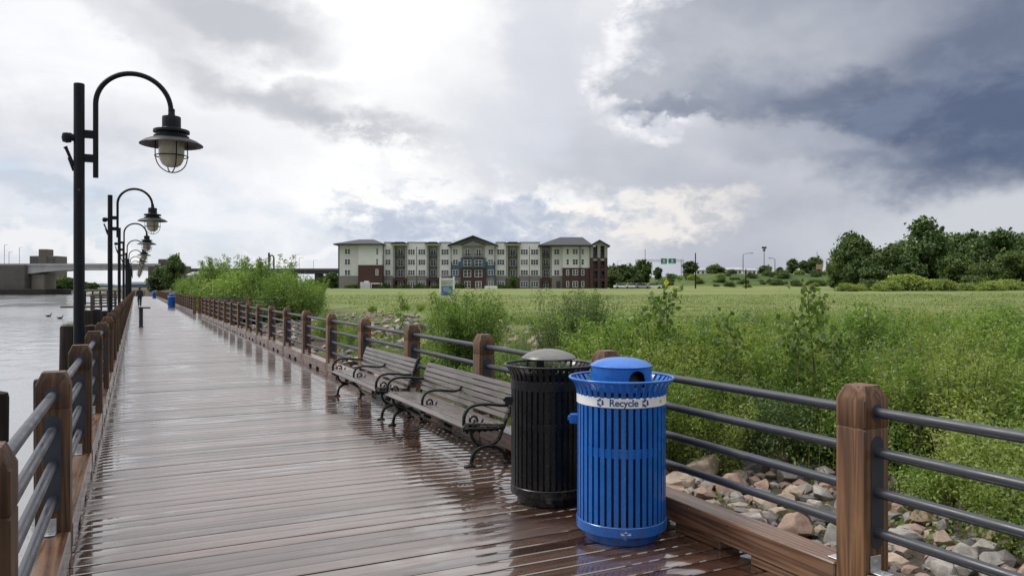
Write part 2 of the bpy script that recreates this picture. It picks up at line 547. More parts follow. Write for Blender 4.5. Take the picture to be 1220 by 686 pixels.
def _deck():
    m, t = new_mat("wet_deck_boards")
    co = t.coord()
    b = t.attr("board")
    off = t.new("ShaderNodeCombineXYZ")
    t.put(off.inputs[0], t.m('MULTIPLY', b, 37.0)); t.put(off.inputs[1], t.m('MULTIPLY', b, 11.0)); t.put(off.inputs[2], t.m('MULTIPLY', b, 23.0))
    cb = t.vm('ADD', co, off.outputs[0])
    grain = t.noise(t.scale(cb, (1.6, 34, 10)), 1.0, 6, .65, .5)
    fib = t.noise(t.scale(cb, (5, 160, 30)), 1.0, 3, .6)
    f = t.m('ADD', t.m('MULTIPLY', grain, .7), t.m('MULTIPLY', fib, .3))
    brown = t.ramp(f, [(.3, (.024, .011, .007)), (.5, (.062, .030, .018)), (.72, (.115, .064, .042))])
    grey = t.ramp(f, [(.3, (.040, .027, .022)), (.5, (.084, .061, .052)), (.72, (.15, .118, .104))])
    big = t.noise(co, .55, 5, .6, .6)
    xs = t.new("ShaderNodeSeparateXYZ"); t.put(xs.inputs[0], co)
    worn = t.m('ADD', t.m('MULTIPLY', big, .8), t.m('MULTIPLY', b, .25))
    walked = t.m('MULTIPLY', t.mapr(xs.outputs[0], -.45, .2), t.mapr(xs.outputs[0], 3.2, 1.5))   # the trodden strip is greyer
    worn = t.mapr(t.m('ADD', worn, t.m('MULTIPLY', walked, .28)), .42, .82)
    c = t.mix(t.m('MULTIPLY', worn, .85), brown, grey)
    c = t.mix(1.0, c, t.ramp(b, [(0, (.58, .54, .51)), (.5, (1, .97, .95)), (1, (1.42, 1.36, 1.32))]), 'MULTIPLY')
    # screw heads, two per board on each joist
    px = t.m('ABSOLUTE', t.m('SUBTRACT', t.m('FRACT', t.m('DIVIDE', t.m('ADD', xs.outputs[0], 5.0), .61)), .5))
    py = t.m('FRACT', t.m('DIVIDE', t.m('ADD', xs.outputs[1], 10.0), PITCH))
    py = t.m('ABSOLUTE', t.m('SUBTRACT', t.m('ABSOLUTE', t.m('SUBTRACT', py, .48)), .26))
    dd = t.m('SQRT', t.m('ADD', t.m('POWER', t.m('MULTIPLY', px, .61), 2.0), t.m('POWER', t.m('MULTIPLY', py, PITCH), 2.0)))
    scr = t.mapr(dd, .0075, .0045)
    c = t.mix(scr, c, (.018, .015, .014))
    t.put(t.p.inputs["Base Color"], c)
    pud = t.noise(t.scale(cb, (.9, 2.2, 1)), 1.0, 5, .62, .8)
    pudbig = t.noise(co, .8, 4, .6, .5)
    # rain lies deeper along the right railing and at the left edge; the trodden strip has drained
    side = t.m('MAXIMUM', t.mapr(t.m('MULTIPLY_ADD', t.m('SUBTRACT', pudbig, .5), 2.4, xs.outputs[0]), 1.75, 2.55), t.mapr(xs.outputs[0], .05, -.3, 0, .7))
    wet = t.mapr(t.m('ADD', t.m('ADD', t.m('MULTIPLY', pud, .62), t.m('MULTIPLY', pudbig, .38)), t.m('MULTIPLY', side, .20)), .52, .64)
    rough = t.m('ADD', t.m('MULTIPLY', t.m('SUBTRACT', 1.0, wet), .22), t.m('MULTIPLY_ADD', fib, .10, .08))
    c = t.mix(t.m('MULTIPLY', wet, .55), c, t.mix(1.0, c, (.55, .42, .34), 'MULTIPLY'))
    t.put(t.p.inputs["Base Color"], c)
    t.put(t.p.inputs["Roughness"], rough)
    t.p.inputs["IOR"].default_value = 1.5
    t.p.inputs["Specular IOR Level"].default_value = .5
    # the film of rain on top
    t.put(t.p.inputs["Coat Weight"], t.m('MULTIPLY', t.m('MULTIPLY_ADD', wet, .25, .75), t.mapr(t.m('FRACT', t.m('MULTIPLY', b, 7.31)), 0, 1, .82, 1.0, False)))
    t.put(t.p.inputs["Coat Roughness"], t.m('MULTIPLY_ADD', wet, -.175, .205))
    t.p.inputs["Coat IOR"].default_value = 2.0
    t.put(t.p.inputs["Coat Normal"], t.bump(t.m('ADD', t.noise(cb, 5.0, 2), t.m('MULTIPLY', f, .3)), .06, .003))
    hb = t.new("ShaderNodeBump")
    hb.inputs["Distance"].default_value = .003
    t.put(hb.inputs["Strength"], t.m('MULTIPLY_ADD', wet, -.30, .40))
    t.put(hb.inputs["Height"], t.m('ADD', t.m('MULTIPLY', f, .7), t.m('MULTIPLY', t.noise(co, 3.0, 2), .9)))
    t.put(t.p.inputs["Normal"], hb.outputs[0])
    return m
PITCH = .1435
M_DECK = _deck()

def _water():
    m, t = new_mat("river_water")
    co = t.coord()
    t.p.inputs["Base Color"].default_value = (.23, .232, .24, 1)
    n = t.noise(t.scale(co, (.9, .5, 1)), 1.0, 5, .6, .3)
    n2 = t.noise(t.scale(co, (.06, .03, 1)), 1.0, 4, .6, .4)
    t.put(t.p.inputs["Roughness"], t.mapr(n2, .35, .65, .06, .14))
    t.p.inputs["IOR"].default_value = 1.33
    t.put(t.p.inputs["Normal"], t.bump(n, .45, .12))
    return m
M_WATER = _water()

def _ground():
    m, t = new_mat("bank_and_field")
    co = t.coord()
    xs = t.new("ShaderNodeSeparateXYZ"); t.put(xs.inputs[0], co)
    X, Y, Z = xs.outputs
    a = t.noise(t.scale(co, (.05, .05, .05)), 1.0, 6, .6, .4)
    b = t.noise(co, 1.7, 6, .65)
    c3 = t.noise(co, 14, 4, .7)
    f = t.m('ADD', t.m('ADD', t.m('MULTIPLY', a, .5), t.m('MULTIPLY', b, .3)), t.m('MULTIPLY', c3, .2))
    grass = t.ramp(f, [(.32, (.080, .122, .033)), (.48, (.134, .168, .056)), (.60, (.185, .194, .077)), (.75, (.24, .222, .105))])
    soil = t.ramp(t.m('ADD', t.m('MULTIPLY', b, .5), t.m('MULTIPLY', c3, .5)), [(.3, (.03, .025, .018)), (.55, (.08, .066, .05)), (.75, (.15, .125, .1))])
    edge = t.mapr(t.m('MULTIPLY_ADD', t.m('SUBTRACT', b, .5), 5.0, X), 9.5, 14.0)
    c = t.mix(edge, soil, grass)
    weeds = t.ramp(f, [(.38, (.022, .05, .012)), (.5, (.055, .085, .022)), (.62, (.12, .13, .045))])
    c = t.mix(t.mapr(Z, 1.9, 2.6), c, weeds)
    t.put(t.p.inputs["Base Color"], c)
    t.p.inputs["Roughness"].default_value = .9
    t.p.inputs["Specular IOR Level"].default_value = .15
    t.put(t.p.inputs["Normal"], t.bump(t.m('ADD', c3, b), .7, .12))
    return m
M_GROUND = _ground()

def _rock(name, c0, c1, c2):
    m, t = new_mat(name)
    co = t.coord()
    r = t.objrand()
    off = t.new("ShaderNodeCombineXYZ")
    for i in range(3):
        t.put(off.inputs[i], t.m('MULTIPLY', r, 11.0 + 3 * i))
    co = t.vm('ADD', co, off.outputs[0])
    n = t.noise(co, 2.2, 6, .65, .4)
    n2 = t.noise(co, 26, 4, .7)
    f = t.m('ADD', t.m('MULTIPLY', n, .65), t.m('MULTIPLY', n2, .35))
    c = t.ramp(f, [(.34, c0), (.5, c1), (.66, c2)])
    c = t.mix(1.0, c, t.ramp(r, [(0, (.72, .72, .72)), (1, (1.2, 1.18, 1.14))]), 'MULTIPLY')
    t.put(t.p.inputs["Base Color"], c)
    t.put(t.p.inputs["Roughness"], t.mapr(n, .3, .7, .45, .8))
    t.put(t.p.inputs["Normal"], t.bump(f, .5, .03))
    return m
M_ROCK_GREY = _rock("grey_granite", (.125, .115, .105), (.225, .208, .193), (.345, .322, .30))
M_ROCK_TAN = _rock("tan_granite", (.165, .122, .092), (.28, .218, .17), (.40, .33, .27))
M_ROCK_RED = _rock("reddish_granite", (.135, .085, .065), (.24, .158, .122), (.35, .255, .205))
M_ROCK_DARK = _rock("dark_granite", (.06, .056, .054), (.11, .102, .098), (.18, .165, .158))

M_LEAF_FRESH = leafmat("fresh_leaves", (.082, .155, .030), (.155, .245, .052), (.255, .335, .10), .44)
M_LEAF_OLIVE = leafmat("olive_leaves", (.06, .105, .036), (.118, .18, .062), (.195, .25, .11), .4)
M_LEAF_YELLOW = leafmat("yellowish_leaves", (.112, .175, .038), (.20, .262, .066), (.305, .35, .12), .45)
M_LEAF_BROAD = leafmat("broad_leaves", (.05, .095, .02), (.10, .16, .035), (.20, .25, .09), .42)
M_LEAF_DARK = leafmat("dark_crown_leaves", (.034, .066, .018), (.07, .115, .032), (.118, .168, .054), .25, .55)
M_LEAF_MID = leafmat("mid_crown_leaves", (.045, .08, .02), (.085, .13, .034), (.135, .18, .055), .28, .55)
M_GRASS = leafmat("grass_blades", (.10, .152, .043), (.165, .208, .074), (.25, .262, .122), .35, .6)
M_STRAW = simple("dry_straw", (.27, .17, .09), .7, .3, 30)
M_BARK = simple("bark", (.07, .052, .04), .85, .35, 12, bump=.5, bscale=25)
M_STEM = simple("green_stem", (.10, .11, .045), .7, .3, 20)
M_SKIN = simple("skin", (.22, .13, .09), .55, .1, 8)
M_CLOTH = simple("dark_clothing", (.018, .019, .023), .8, .3, 14)
M_HAIR = simple("dark_hair", (.012, .010, .009), .6, .2, 40)
M_FEATHER = simple("dark_feathers", (.008, .0075, .0075), .8, .3, 30, spec=.1)
M_BEAK = simple("beak_horn", (.16, .11, .04), .5, .1, 30)
# far structures
M_CONC = simple("bridge_concrete", (.34, .34, .33), .85, .22, .25, bump=.1, bscale=3, wear=(.22, .21, .20))
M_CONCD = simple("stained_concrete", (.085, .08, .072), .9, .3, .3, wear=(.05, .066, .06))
M_FENDER = simple("fender_timber", (.02, .018, .017), .85, .3, .6)
M_BRICKBROWN = simple("brown_tower_brick", (.12, .105, .095), .9, .15, .4)
M_STEEL = simple("dark_steel", (.022, .025, .03), .55, .2, 2)
M_LTSTEEL = simple("light_steel", (.36, .37, .38), .5, .15, 2)
M_SIDING = simple("white_siding", (.70, .70, .69), .75, .07, .7)
M_SIDING2 = simple("cream_siding", (.60, .60, .59), .75, .08, .7)
M_SIDEOL = simple("olive_grey_siding", (.30, .295, .275), .8, .1, .7)
M_TEAL = simple("teal_siding", (.06, .115, .155), .7, .12, .7)
M_STONE = simple("grey_stone_veneer", (.21, .195, .18), .85, .3, 1.6)
M_ROOF = simple("roof_shingles", (.036, .039, .047), .85, .25, 1.5)
M_TRIM = simple("dark_trim", (.05, .052, .055), .6, .15, 3)
M_WHITE = simple("white_paint", (.72, .72, .71), .5, .05, 3)
M_GREENSIGN = simple("green_sign_sheet", (.01, .22, .12), .45, .08, 2)
M_YSIGN = simple("yellow_sign_sheet", (.75, .62, .03), .45, .08, 2)
M_ORANGE = simple("faded_orange_board", (.42, .28, .20), .6, .1, 2)
M_TYRE = simple("tyre_rubber", (.02, .02, .02), .8, .2, 8)
M_CARGLASS = simple("car_glass", (.02, .024, .028), .12, .1, 3)
def _brick():
    m, t = new_mat("red_brick")
    co = t.coord()
    bt = t.new("ShaderNodeTexBrick")
    t.put(bt.inputs["Vector"], t.vm('ADD', t.scale(co, (1, 1, 1)), (0, 0, 0)))
    sx = t.new("ShaderNodeSeparateXYZ"); t.put(sx.inputs[0], co)
    cx = t.new("ShaderNodeCombineXYZ"); t.put(cx.inputs[0], t.m('ADD', sx.outputs[0], sx.outputs[1])); t.put(cx.inputs[1], sx.outputs[2])
    t.put(bt.inputs["Vector"], cx.outputs[0])
    bt.inputs["Scale"].default_value = 2.2
    bt.inputs["Color1"].default_value = (.082, .034, .028, 1)
    bt.inputs["Color2"].default_value = (.055, .024, .021, 1)
    bt.inputs["Mortar"].default_value = (.11, .085, .075, 1)
    bt.inputs["Mortar Size"].default_value = .012
    c = t.mix(t.mapr(t.noise(co, .5, 5, .6), .4, .7, 0, .5), bt.outputs[0], (.055, .026, .022))
    t.put(t.p.inputs["Base Color"], c)
    t.p.inputs["Roughness"].default_value = .85
    return m
M_BRICK = _brick()
def _pane():
    m, t = new_mat("window_glass")
    n = t.noise(t.coord(), .8, 3)
    r = t.objrand()
    t.put(t.p.inputs["Base Color"], t.ramp(r, [(0, (.02, .025, .035)), (.7, (.045, .052, .07)), (1, (.16, .16, .16))]))
    t.put(t.p.inputs["Roughness"], t.mapr(n, .3, .7, .05, .15))
    return m
M_PANE = _pane()

def _bead(m, dirt):
    """rain beads on the coat, splash dirt of its own shape low on the metal"""
    t = NT(m.node_tree); p = [n for n in m.node_tree.nodes if n.type == 'BSDF_PRINCIPLED'][0]
    co = t.coord()
    vor = t.new("ShaderNodeTexVoronoi"); t.put(vor.inputs["Vector"], co); vor.inputs["Scale"].default_value = 75
    drop = t.mapr(vor.outputs["Distance"], .34, .12)
    msk = t.mapr(t.noise(co, 9, 3), .45, .6)
    t.put(p.inputs["Normal"], t.bump(t.m('MULTIPLY', drop, msk), .5, .003))
    xs = t.new("ShaderNodeSeparateXYZ"); t.put(xs.inputs[0], co)
    d_ = t.m('MULTIPLY', t.mapr(t.m('MULTIPLY_ADD', t.noise(co, 16, 5, .7), .35, xs.outputs[2]), .48, .22), t.mapr(t.noise(co, 34, 4, .7), .42, .62))
    chip = t.mapr(t.noise(co, 46, 2), .735, .76)
    base = p.inputs["Base Color"].links[0].from_socket
    c = t.mix(t.m('MULTIPLY', d_, .6), base, dirt)
    c = t.mix(chip, c, (.05, .045, .04))
    t.put(p.inputs["Base Color"], c)
_bead(M_BLUE, (.07, .06, .05)); _bead(M_BLACK, (.05, .042, .035))
# ---------------------------------------------------------------- boardwalk, water, ground
B_R, B_L = 3.378, -.44           # railing centre lines
SPAN = 2.394
Y_R0, Y_L0 = 2.733, 5.30         # first seen posts
Y_END = 172.0

def make_boards(name, x0, x1, ya, yb, jitter=.0016):
    n = int((yb - ya) / PITCH)
    V = []; Fc = []; bid = []
    w2 = (PITCH - .0165) / 2
    prof = [(-w2, -.035), (-w2, -.006), (-w2 + .005, -.0006), (-.02, .0012), (.02, .0012), (w2 - .005, -.0006), (w2, -.006), (w2, -.035)]
    for i in range(n):
        yc = ya + (i + .5) * PITCH
        near = yc < 30
        segs = 7 if near else 2
        k = rng.random()
        b0 = len(V)
        tilt = rng.normal(0, .003); dz = rng.normal(0, jitter)
        xa, xb = x0 + rng.normal(0, .004), x1 + rng.normal(0, .004)
        for s in range(segs + 1):
            x = xa + (xb - xa) * s / segs
            tl = tilt + rng.normal(0, .0012); dzz = dz + rng.normal(0, .0006); dyy = rng.normal(0, .0008)
            for (py, pz) in prof:
                V.append((x, yc + py + dyy, pz + dzz + py * tl))
        m = len(prof)
        for s in range(segs):
            for j in range(m - 1):
                a = b0 + s * m + j
                Fc.append((a, a + m, a + m + 1, a + 1)); bid.append(k)
        Fc.append(tuple(b0 + j for j in range(m))); bid.append(k)
        e = b0 + segs * m
        Fc.append(tuple(e + j for j in range(m - 1, -1, -1))); bid.append(k)
    me = bpy.data.meshes.new(name)
    me.from_pydata(V, [], Fc)
    me.materials.append(M_DECK)
    at = me.attributes.new("board", 'FLOAT', 'FACE')
    at.data.foreach_set("value", np.array(bid, 'f'))
    me.shade_smooth(); me.set_sharp_from_angle(angle=R(30))
    o = bpy.data.objects.new(name, me)
    return link(o)

bw = make_boards("boardwalk", -.60, 3.56, -4.0, Y_END)
tag(bw, kind="structure")
PLAT_Y0, PLAT_Y1, PLAT_X1 = Y_R0 + 18 * SPAN, Y_R0 + 21 * SPAN + .35, 8.2
pd = make_boards("overlook_deck", 3.575, PLAT_X1, PLAT_Y0 - .1, PLAT_Y1 + .1)
tag(pd, kind="structure")
# dark joists and stringers under the boards (seen through the gaps and from the side)
j = MB()
for x in (-.5, .35, 1.2, 2.05, 2.9, 3.46):
    j.box(x - .04, x + .04, -4, Y_END, -.30, -.045)
for x in (4.4, 6.2, 8.1):
    j.box(x - .04, x + .04, PLAT_Y0 - .1, PLAT_Y1 + .1, -.30, -.045)
tag(j.build("boardwalk_frame", M_PILE), kind="structure")

# water
wm = MB(); wm.add([(-3000, -300, -1.2), (60, -300, -1.2), (60, 4000, -1.2), (-3000, 4000, -1.2)], [(0, 1, 2, 3)])
tag(wm.build("river_water", M_WATER, angle=0), kind="structure")

# ground: one sheet from under the boardwalk to the horizon
def axis(near, far, n):
    a = np.linspace(0, 1, n)
    return near * a + (far - near) * a ** 4
gx = np.concatenate([np.linspace(-2, 18, 90), 18 + axis(40, 3000, 100)[1:]])
gy = np.concatenate([-40 + np.linspace(0, 40, 60), axis(60, 4000, 190)[1:]])
GX, GY = np.meshgrid(gx, gy, indexing='ij')
# beyond the boardwalk's end the bank swings left below the bridge
GXs = GX - sstep(175, 330, GY) * 22 * (1 - sstep(-2, 20, GX) * .999)
GZ = ground_z(GX, GY)
gv = np.stack([GXs, GY, GZ], -1).reshape(-1, 3)
nx, ny = GX.shape
ii, jj = np.meshgrid(np.arange(nx - 1), np.arange(ny - 1), indexing='ij')
a = (ii * ny + jj).ravel()
gf = np.stack([a, a + ny, a + ny + 1, a + 1], -1)
me = bpy.data.meshes.new("ground")
me.from_pydata(gv.tolist(), [], gf.tolist())
me.materials.append(M_GROUND); me.shade_smooth()
tag(link(bpy.data.objects.new("ground", me)), kind="structure")

# far bank across the river
fb = []
us = [(-420, 700), (-200, 640), (-60, 560), (20, 470), (55, 430), (75, 445), (92, 520), (110, 900), (150, 1500), (200, 2200)]
fm = MB(); vs = []
for u, D in us:
    for k, (dd, z) in enumerate(((0, -1.3), (6, .4), (40, 1.6), (1500, 5))):
        x, y = xy(u, D + dd); vs.append((x, y, z))
fs = []
for i in range(len(us) - 1):
    for k in range(3):
        p = i * 4 + k; fs.append((p, p + 4, p + 5, p + 1))
fm.add(vs, fs)
M_FARBANK = simple("far_bank_grass", (.08, .10, .04), .9, .3, .05)
tag(fm.build("far_bank", M_FARBANK), kind="structure")
# low hills behind the far bank
hm = MB(); vs = []; fs = []
hu = np.linspace(-260, 420, 60)
for i, u in enumerate(hu):
    D = 1900
    h = 13 + 4 * math.sin(i * .7) + 3 * math.sin(i * 1.9 + 1) + 2 * math.sin(i * 3.7)
    x0, y0 = xy(u, D); x1, y1 = xy(u, D + 300); x2, y2 = xy(u, D + 900)
    vs += [(x0, y0, 0), (x0 * .995 + x1 * .005, y0 * .995 + y1 * .005, h * .7), (x1, y1, h + 3), (x2, y2, 0)]
    if i:
        for k in range(3):
            p = (i - 1) * 4 + k; fs.append((p, p + 4, p + 5, p + 1))
hm.add(vs, fs)
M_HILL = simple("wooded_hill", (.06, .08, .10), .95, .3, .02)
tag(hm.build("hills", M_HILL), kind="structure")

# ---------------------------------------------------------------- railings
def post_mesh():
    m = MB()
    rings = [(.09, -1.0), (.09, .925), (.086, .934), (.09, .943), (.09, 1.078), (.060, 1.15)]
    verts = []
    for h, z in rings:
        c = .007
        for (sx, sy) in ((1, 1), (-1, 1), (-1, -1), (1, -1)):
            a, b = (h * sx, (h - c) * sy), ((h - c) * sx, h * sy)
            seq = (a, b) if sx * sy > 0 else (b, a)
            verts += [(p[0], p[1], z) for p in seq]
    faces = []
    for i in range(len(rings) - 1):
        for k in range(8):
            k2 = (k + 1) % 8
            faces.append((i * 8 + k, i * 8 + k2, (i + 1) * 8 + k2, (i + 1) * 8 + k))
    faces.append(tuple(range((len(rings) - 1) * 8, len(rings) * 8)))
    m.add(verts, faces)
    return m.mesh("post", M_POST, 25)
PIPE_Z = (1.017, .815, .612, .408)
def plate_mesh():
    m = MB()
    for s in (-1, 1):
        fn = lambda a, b, d, s=s: (a, s * d, b)
        circ = [(.043 * math.cos(t), PIPE_Z[0] + .043 * math.sin(t)) for t in np.linspace(0, 2 * math.pi, 18, endpoint=False)]
        m.prism(circ, fn, .0885, .0925)
        st = [(.044 * math.cos(t), .855 + .044 * math.sin(t)) for t in np.linspace(0, math.pi, 10)] + \
             [(.044 * math.cos(t), .37 + .044 * math.sin(t)) for t in np.linspace(math.pi, 2 * math.pi, 10)]
        m.prism(st, fn, .0885, .0925)
    return m.mesh("mounting_plate", M_PLATE)
def bracket_mesh(s):
    m = MB()
    m.cbox(-.055, .02, s * .0915 - (.006 if s < 0 else 0), s * .0915 + (0 if s < 0 else .006), .213, .295, .0012)
    y0, y1 = sorted((s * .0977, s * .17))
    m.cbox(-.055, .02, y0, y1, .213, .219, .0012)
    m.tube([(-.018, s * .0977, .265), (-.018, s * .107, .265)], .012, 6)
    m.tube([(-.018, s * .14, .219), (-.018, s * .14, .228)], .012, 6)
    return m.mesh("bracket", M_GALV, 30)
def kerb_mesh(L):
    m = MB()
    m.cbox(-.093, .093, .004, L - .004, .055, .21, .008)
    m.cbox(-.085, .085, .01, .62, 0.002, .0535, .004)
    m.cbox(-.085, .085, L / 2 - .22, L / 2 + .22, 0.002, .0535, .004)
    m.cbox(-.085, .085, L - .62, L - .01, 0.002, .0535, .004)
    # drilled drain hole plug near each end
    return m.mesh("kerb_beam", M_KERB, 25)
POST_ME, PLATE_ME = post_mesh(), plate_mesh()
BR_ME = [bracket_mesh(-1), bracket_mesh(1)]
KERB_ME = kerb_mesh(SPAN - .18)

POST_ME_L = POST_ME.copy(); POST_ME_L.materials[0] = M_POST_SHADE
def railing(x, y0, n, label, mirror=False, ang=0.0, near_detail=60, group=None, span=SPAN, first_kerb=True, overshoot=0.0):
    """n posts from (x,y0) along +Y (or turned by ang)"""
    root = empty("railing", (x, y0, 0), label, "railing", group, ang)
    L = (n - 1) * span
    for k, z in enumerate(PIPE_Z):
        m = MB(); m.tube([(0, -overshoot, z), (0, L, z)], .0265, 14)
        m.build("rail", M_RAIL, root)
    for i in range(n):
        y = i * span
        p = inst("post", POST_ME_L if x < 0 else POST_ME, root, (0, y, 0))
        if mirror: p.rotation_euler = (0, 0, 0)
        if i < near_detail:
            inst("mounting_plate", PLATE_ME, p)
            for k in (0, 1):
                if (k == 0 and i == 0) or (k == 1 and i == n - 1): continue
                b = inst("bracket", BR_ME[k], p)
        if i < n - 1:
            kb = inst("kerb_beam", KERB_ME if span == SPAN else kerb_mesh(span - .18), root, (0, y + .09, 0))
            if mirror: kb.scale = (1, 1, 1)
    return root

railing(B_R, Y_R0 - 2 * SPAN, 21, "timber post and pipe railing behind the benches, from the corner up to the overlook", near_detail=14)
railing(B_R, Y_R0 + 21 * SPAN, 50, "far continuation of the right hand railing past the overlook gap", near_detail=0)
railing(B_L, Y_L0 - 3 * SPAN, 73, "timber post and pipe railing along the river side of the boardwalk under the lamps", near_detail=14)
railing(B_R + .35, PLAT_Y1, 3, "short railing on the far edge of the side overlook", ang=-math.pi / 2, near_detail=0, span=2.15)
railing(B_R + .35, PLAT_Y0, 3, "short railing on the near edge of the side overlook", ang=-math.pi / 2, near_detail=0, span=2.15)
railing(PLAT_X1 - .12, PLAT_Y0 + .18, 4, "short railing closing the land end of the side overlook", near_detail=0, span=(PLAT_Y1 - PLAT_Y0 - .36) / 3)
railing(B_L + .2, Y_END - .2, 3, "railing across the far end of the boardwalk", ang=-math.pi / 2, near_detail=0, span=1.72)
# ---------------------------------------------------------------- benches
def bench(loc, L, label):
    """length along +Y; the front looks to -X. local x=0 is the seat's front edge"""
    root = empty("park_bench", loc, label, "bench", "benches along the right railing")
    seat_path = [(.0, .352), (.012, .385), (.05, .398), (.14, .392), (.25, .380), (.36, .370), (.415, .372)]
    back_path = [(.43, .405), (.455, .47), (.485, .57), (.515, .66), (.545, .738)]
    def along(path, n):
        pts = [Vector((a, 0, b)) for a, b in path]
        sp = spline(pts, 12)
        ln = [0]
        for i in range(1, len(sp)): ln.append(ln[-1] + (sp[i] - sp[i - 1]).length)
        out = []
        for k in range(n):
            t = ln[-1] * (k + .5) / n
            i = max(1, next(i for i in range(len(ln)) if ln[i] >= t))
            tg = (sp[min(i + 1, len(sp) - 1)] - sp[i - 1]).normalized()
            out.append((sp[i - 1].lerp(sp[i], (t - ln[i - 1]) / max(1e-6, ln[i] - ln[i - 1])), tg, ln[-1] / n))
        return out
    def slats(name, path, n):
        m = MB()
        for (p, tg, wd) in along(path, n):
            nr = Vector((-tg.z, 0, tg.x))
            M = Matrix(((tg.x, 0, nr.x, p.x), (0, 1, 0, 0), (tg.z, 0, nr.z, p.z), (0, 0, 0, 1)))
            m.cbox(-wd / 2 + .0035, wd / 2 - .0035, 0, L, -.012, .014, .006, M=M)
        return m.build(name, M_BENCHW, root, 25)
    slats("seat", seat_path, 7)
    slats("backrest", back_path, 6)
    def frame_meshes():
        f = MB()
        # back stile, seat bearer
        f.tube(spline([(.405, 0, .33), (.43, 0, .40), (.47, 0, .50), (.52, 0, .64), (.57, 0, .752)], 6), [.020] * 24 + [.016], 8)
        for t in np.linspace(0, 1, 6):
            a = Vector((.47, 0, .44)).lerp(Vector((.585, 0, .745)), t)
            f.tube([a + Vector((-.012, 0, 0)), a + Vector((.012, 0, .008)), a + Vector((.02, 0, .022))], [.014, .016, .006], 6)
        f.tube(spline([(-.012, 0, .345), (.06, 0, .348), (.2, 0, .338), (.34, 0, .335), (.42, 0, .35)], 6), .021, 8)
        for t in np.linspace(.08, .95, 7):
            f.tube([(.42 * t, -.012, .325), (.42 * t, .012, .325)], .017, 8)
        # hanging U under the seat with beads
        U = spline([(.075, 0, .335), (.085, 0, .27), (.14, 0, .205), (.24, 0, .185), (.33, 0, .21), (.38, 0, .27), (.40, 0, .335)], 6)
        f.tube(U, .016, 8)
        for i in range(8, len(U) - 6, 4):
            f.tube([U[i] + Vector((0, -.014, -.006)), U[i] + Vector((0, .014, -.006))], .015, 8)
        # arm
        a = MB()
        a.tube(spline([(.535, 0, .60), (.49, 0, .555), (.40, 0, .545), (.28, 0, .562), (.15, 0, .568), (.06, 0, .545), (.012, 0, .48), (.004, 0, .41), (.008, 0, .36)], 6), .0165, 8)
        sp = []
        for t in np.linspace(0, 1, 22):
            an = -math.pi * .45 + t * 2.6 * math.pi
            r = .052 * (1 - .72 * t)
            sp.append((.095 + r * math.cos(an), 0, .425 + r * math.sin(an)))
        a.tube(sp, .0115, 7)
        a.tube(spline([(.05, 0, .385), (.09, 0, .372), (.17, 0, .39), (.20, 0, .43)], 6), .0105, 7)
        la, lb = MB(), MB()
        la.tube(spline([(.235, 0, .178), (.165, 0, .168), (.11, 0, .13), (.085, 0, .07), (.078, 0, .012)], 7), [.021] * 14 + [.018] * 15, 8)
        la.cbox(.015, .115, -.028, .028, 0.002, .016, .004)
        la.tube([(.075, 0, .012), (.075, 0, .035)], [.03, .018], 8)
        lb.tube(spline([(.235, 0, .178), (.315, 0, .168), (.385, 0, .13), (.425, 0, .07), (.445, 0, .012)], 7), [.021] * 14 + [.018] * 15, 8)
        lb.cbox(.405, .50, -.028, .028, 0.002, .016, .004)
        lb.tube([(.445, 0, .012), (.445, 0, .035)], [.03, .018], 8)
        return [f.mesh("end_frame", M_IRON), a.mesh("armrest", M_IRON), la.mesh("leg", M_IRON), lb.mesh("leg", M_IRON)]
    fm_, am_, l1, l2 = frame_meshes()
    for y in (.02, L - .02):
        fr = inst("end_frame", fm_, root, (0, y, 0))
        inst("armrest", am_, fr)
        inst("leg", l1, root, (0, y, 0)); inst("leg", l2, root, (0, y, 0))
    # centre armrest, its own bar under the seat
    ca = inst("armrest", am_, root, (.02, L / 2, .008)); ca.scale = (.86, .8, .9); ca.location.z = .045
    cb_ = MB(); cb_.tube([(.0, L / 2, .335), (.21, L / 2, .345), (.42, L / 2, .345)], .018, 8)
    cb_.build("seat_bearer", M_IRON, root)
    st = MB(); st.tube([(.235, .02, .178), (.235, L - .02, .178)], .011, 8)
    st.build("stretcher", M_IRON, root)
    return root

bench((2.70, 6.45, 0), 2.42, "wet slatted bench with black scrolled iron ends standing next to the black litter bin")
bench((2.69, 9.27, 0), 2.37, "wet slatted bench farther along, its near arm touching the next bench")

# ---------------------------------------------------------------- litter bins
def bend(verts, r, a0, z0):
    """flat text (x right, y up) wrapped on a cylinder about z; a0 is the facing angle"""
    out = []
    for x, y, z in verts:
        an = a0 + x / r
        rr = r + z
        out.append((rr * math.cos(an), rr * math.sin(an), z0 + y))
    return out
def text_mesh(body, size, extrude=.0006, offset=.0):
    cu = bpy.data.curves.new("lettering", 'FONT')
    cu.body = body; cu.size = size; cu.align_x = 'CENTER'; cu.align_y = 'CENTER'
    cu.extrude = extrude; cu.offset = offset
    o = bpy.data.objects.new("lettering", cu); COL.objects.link(o)
    dg = bpy.context.evaluated_depsgraph_get()
    me = bpy.data.meshes.new_from_object(o.evaluated_get(dg))
    v = [q.co[:] for q in me.vertices]; f = [list(p.vertices) for p in me.polygons]
    bpy.data.objects.remove(o)
    return v, f
def recycle_polys(s):
    """three chasing arrows"""
    out = []
    for k in range(3):
        a = 2 * math.pi * k / 3 + math.pi / 6
        ca, sa = math.cos(a), math.sin(a)
        body = [(-.42, .22), (.10, .22), (.10, .10), (.40, .36), (.10, .64), (.10, .50), (-.26, .50)]
        body = [(x, y) for x, y in body]
        out.append([((x * ca - y * sa) * s, (x * sa + y * ca) * s) for x, y in body])
    return out

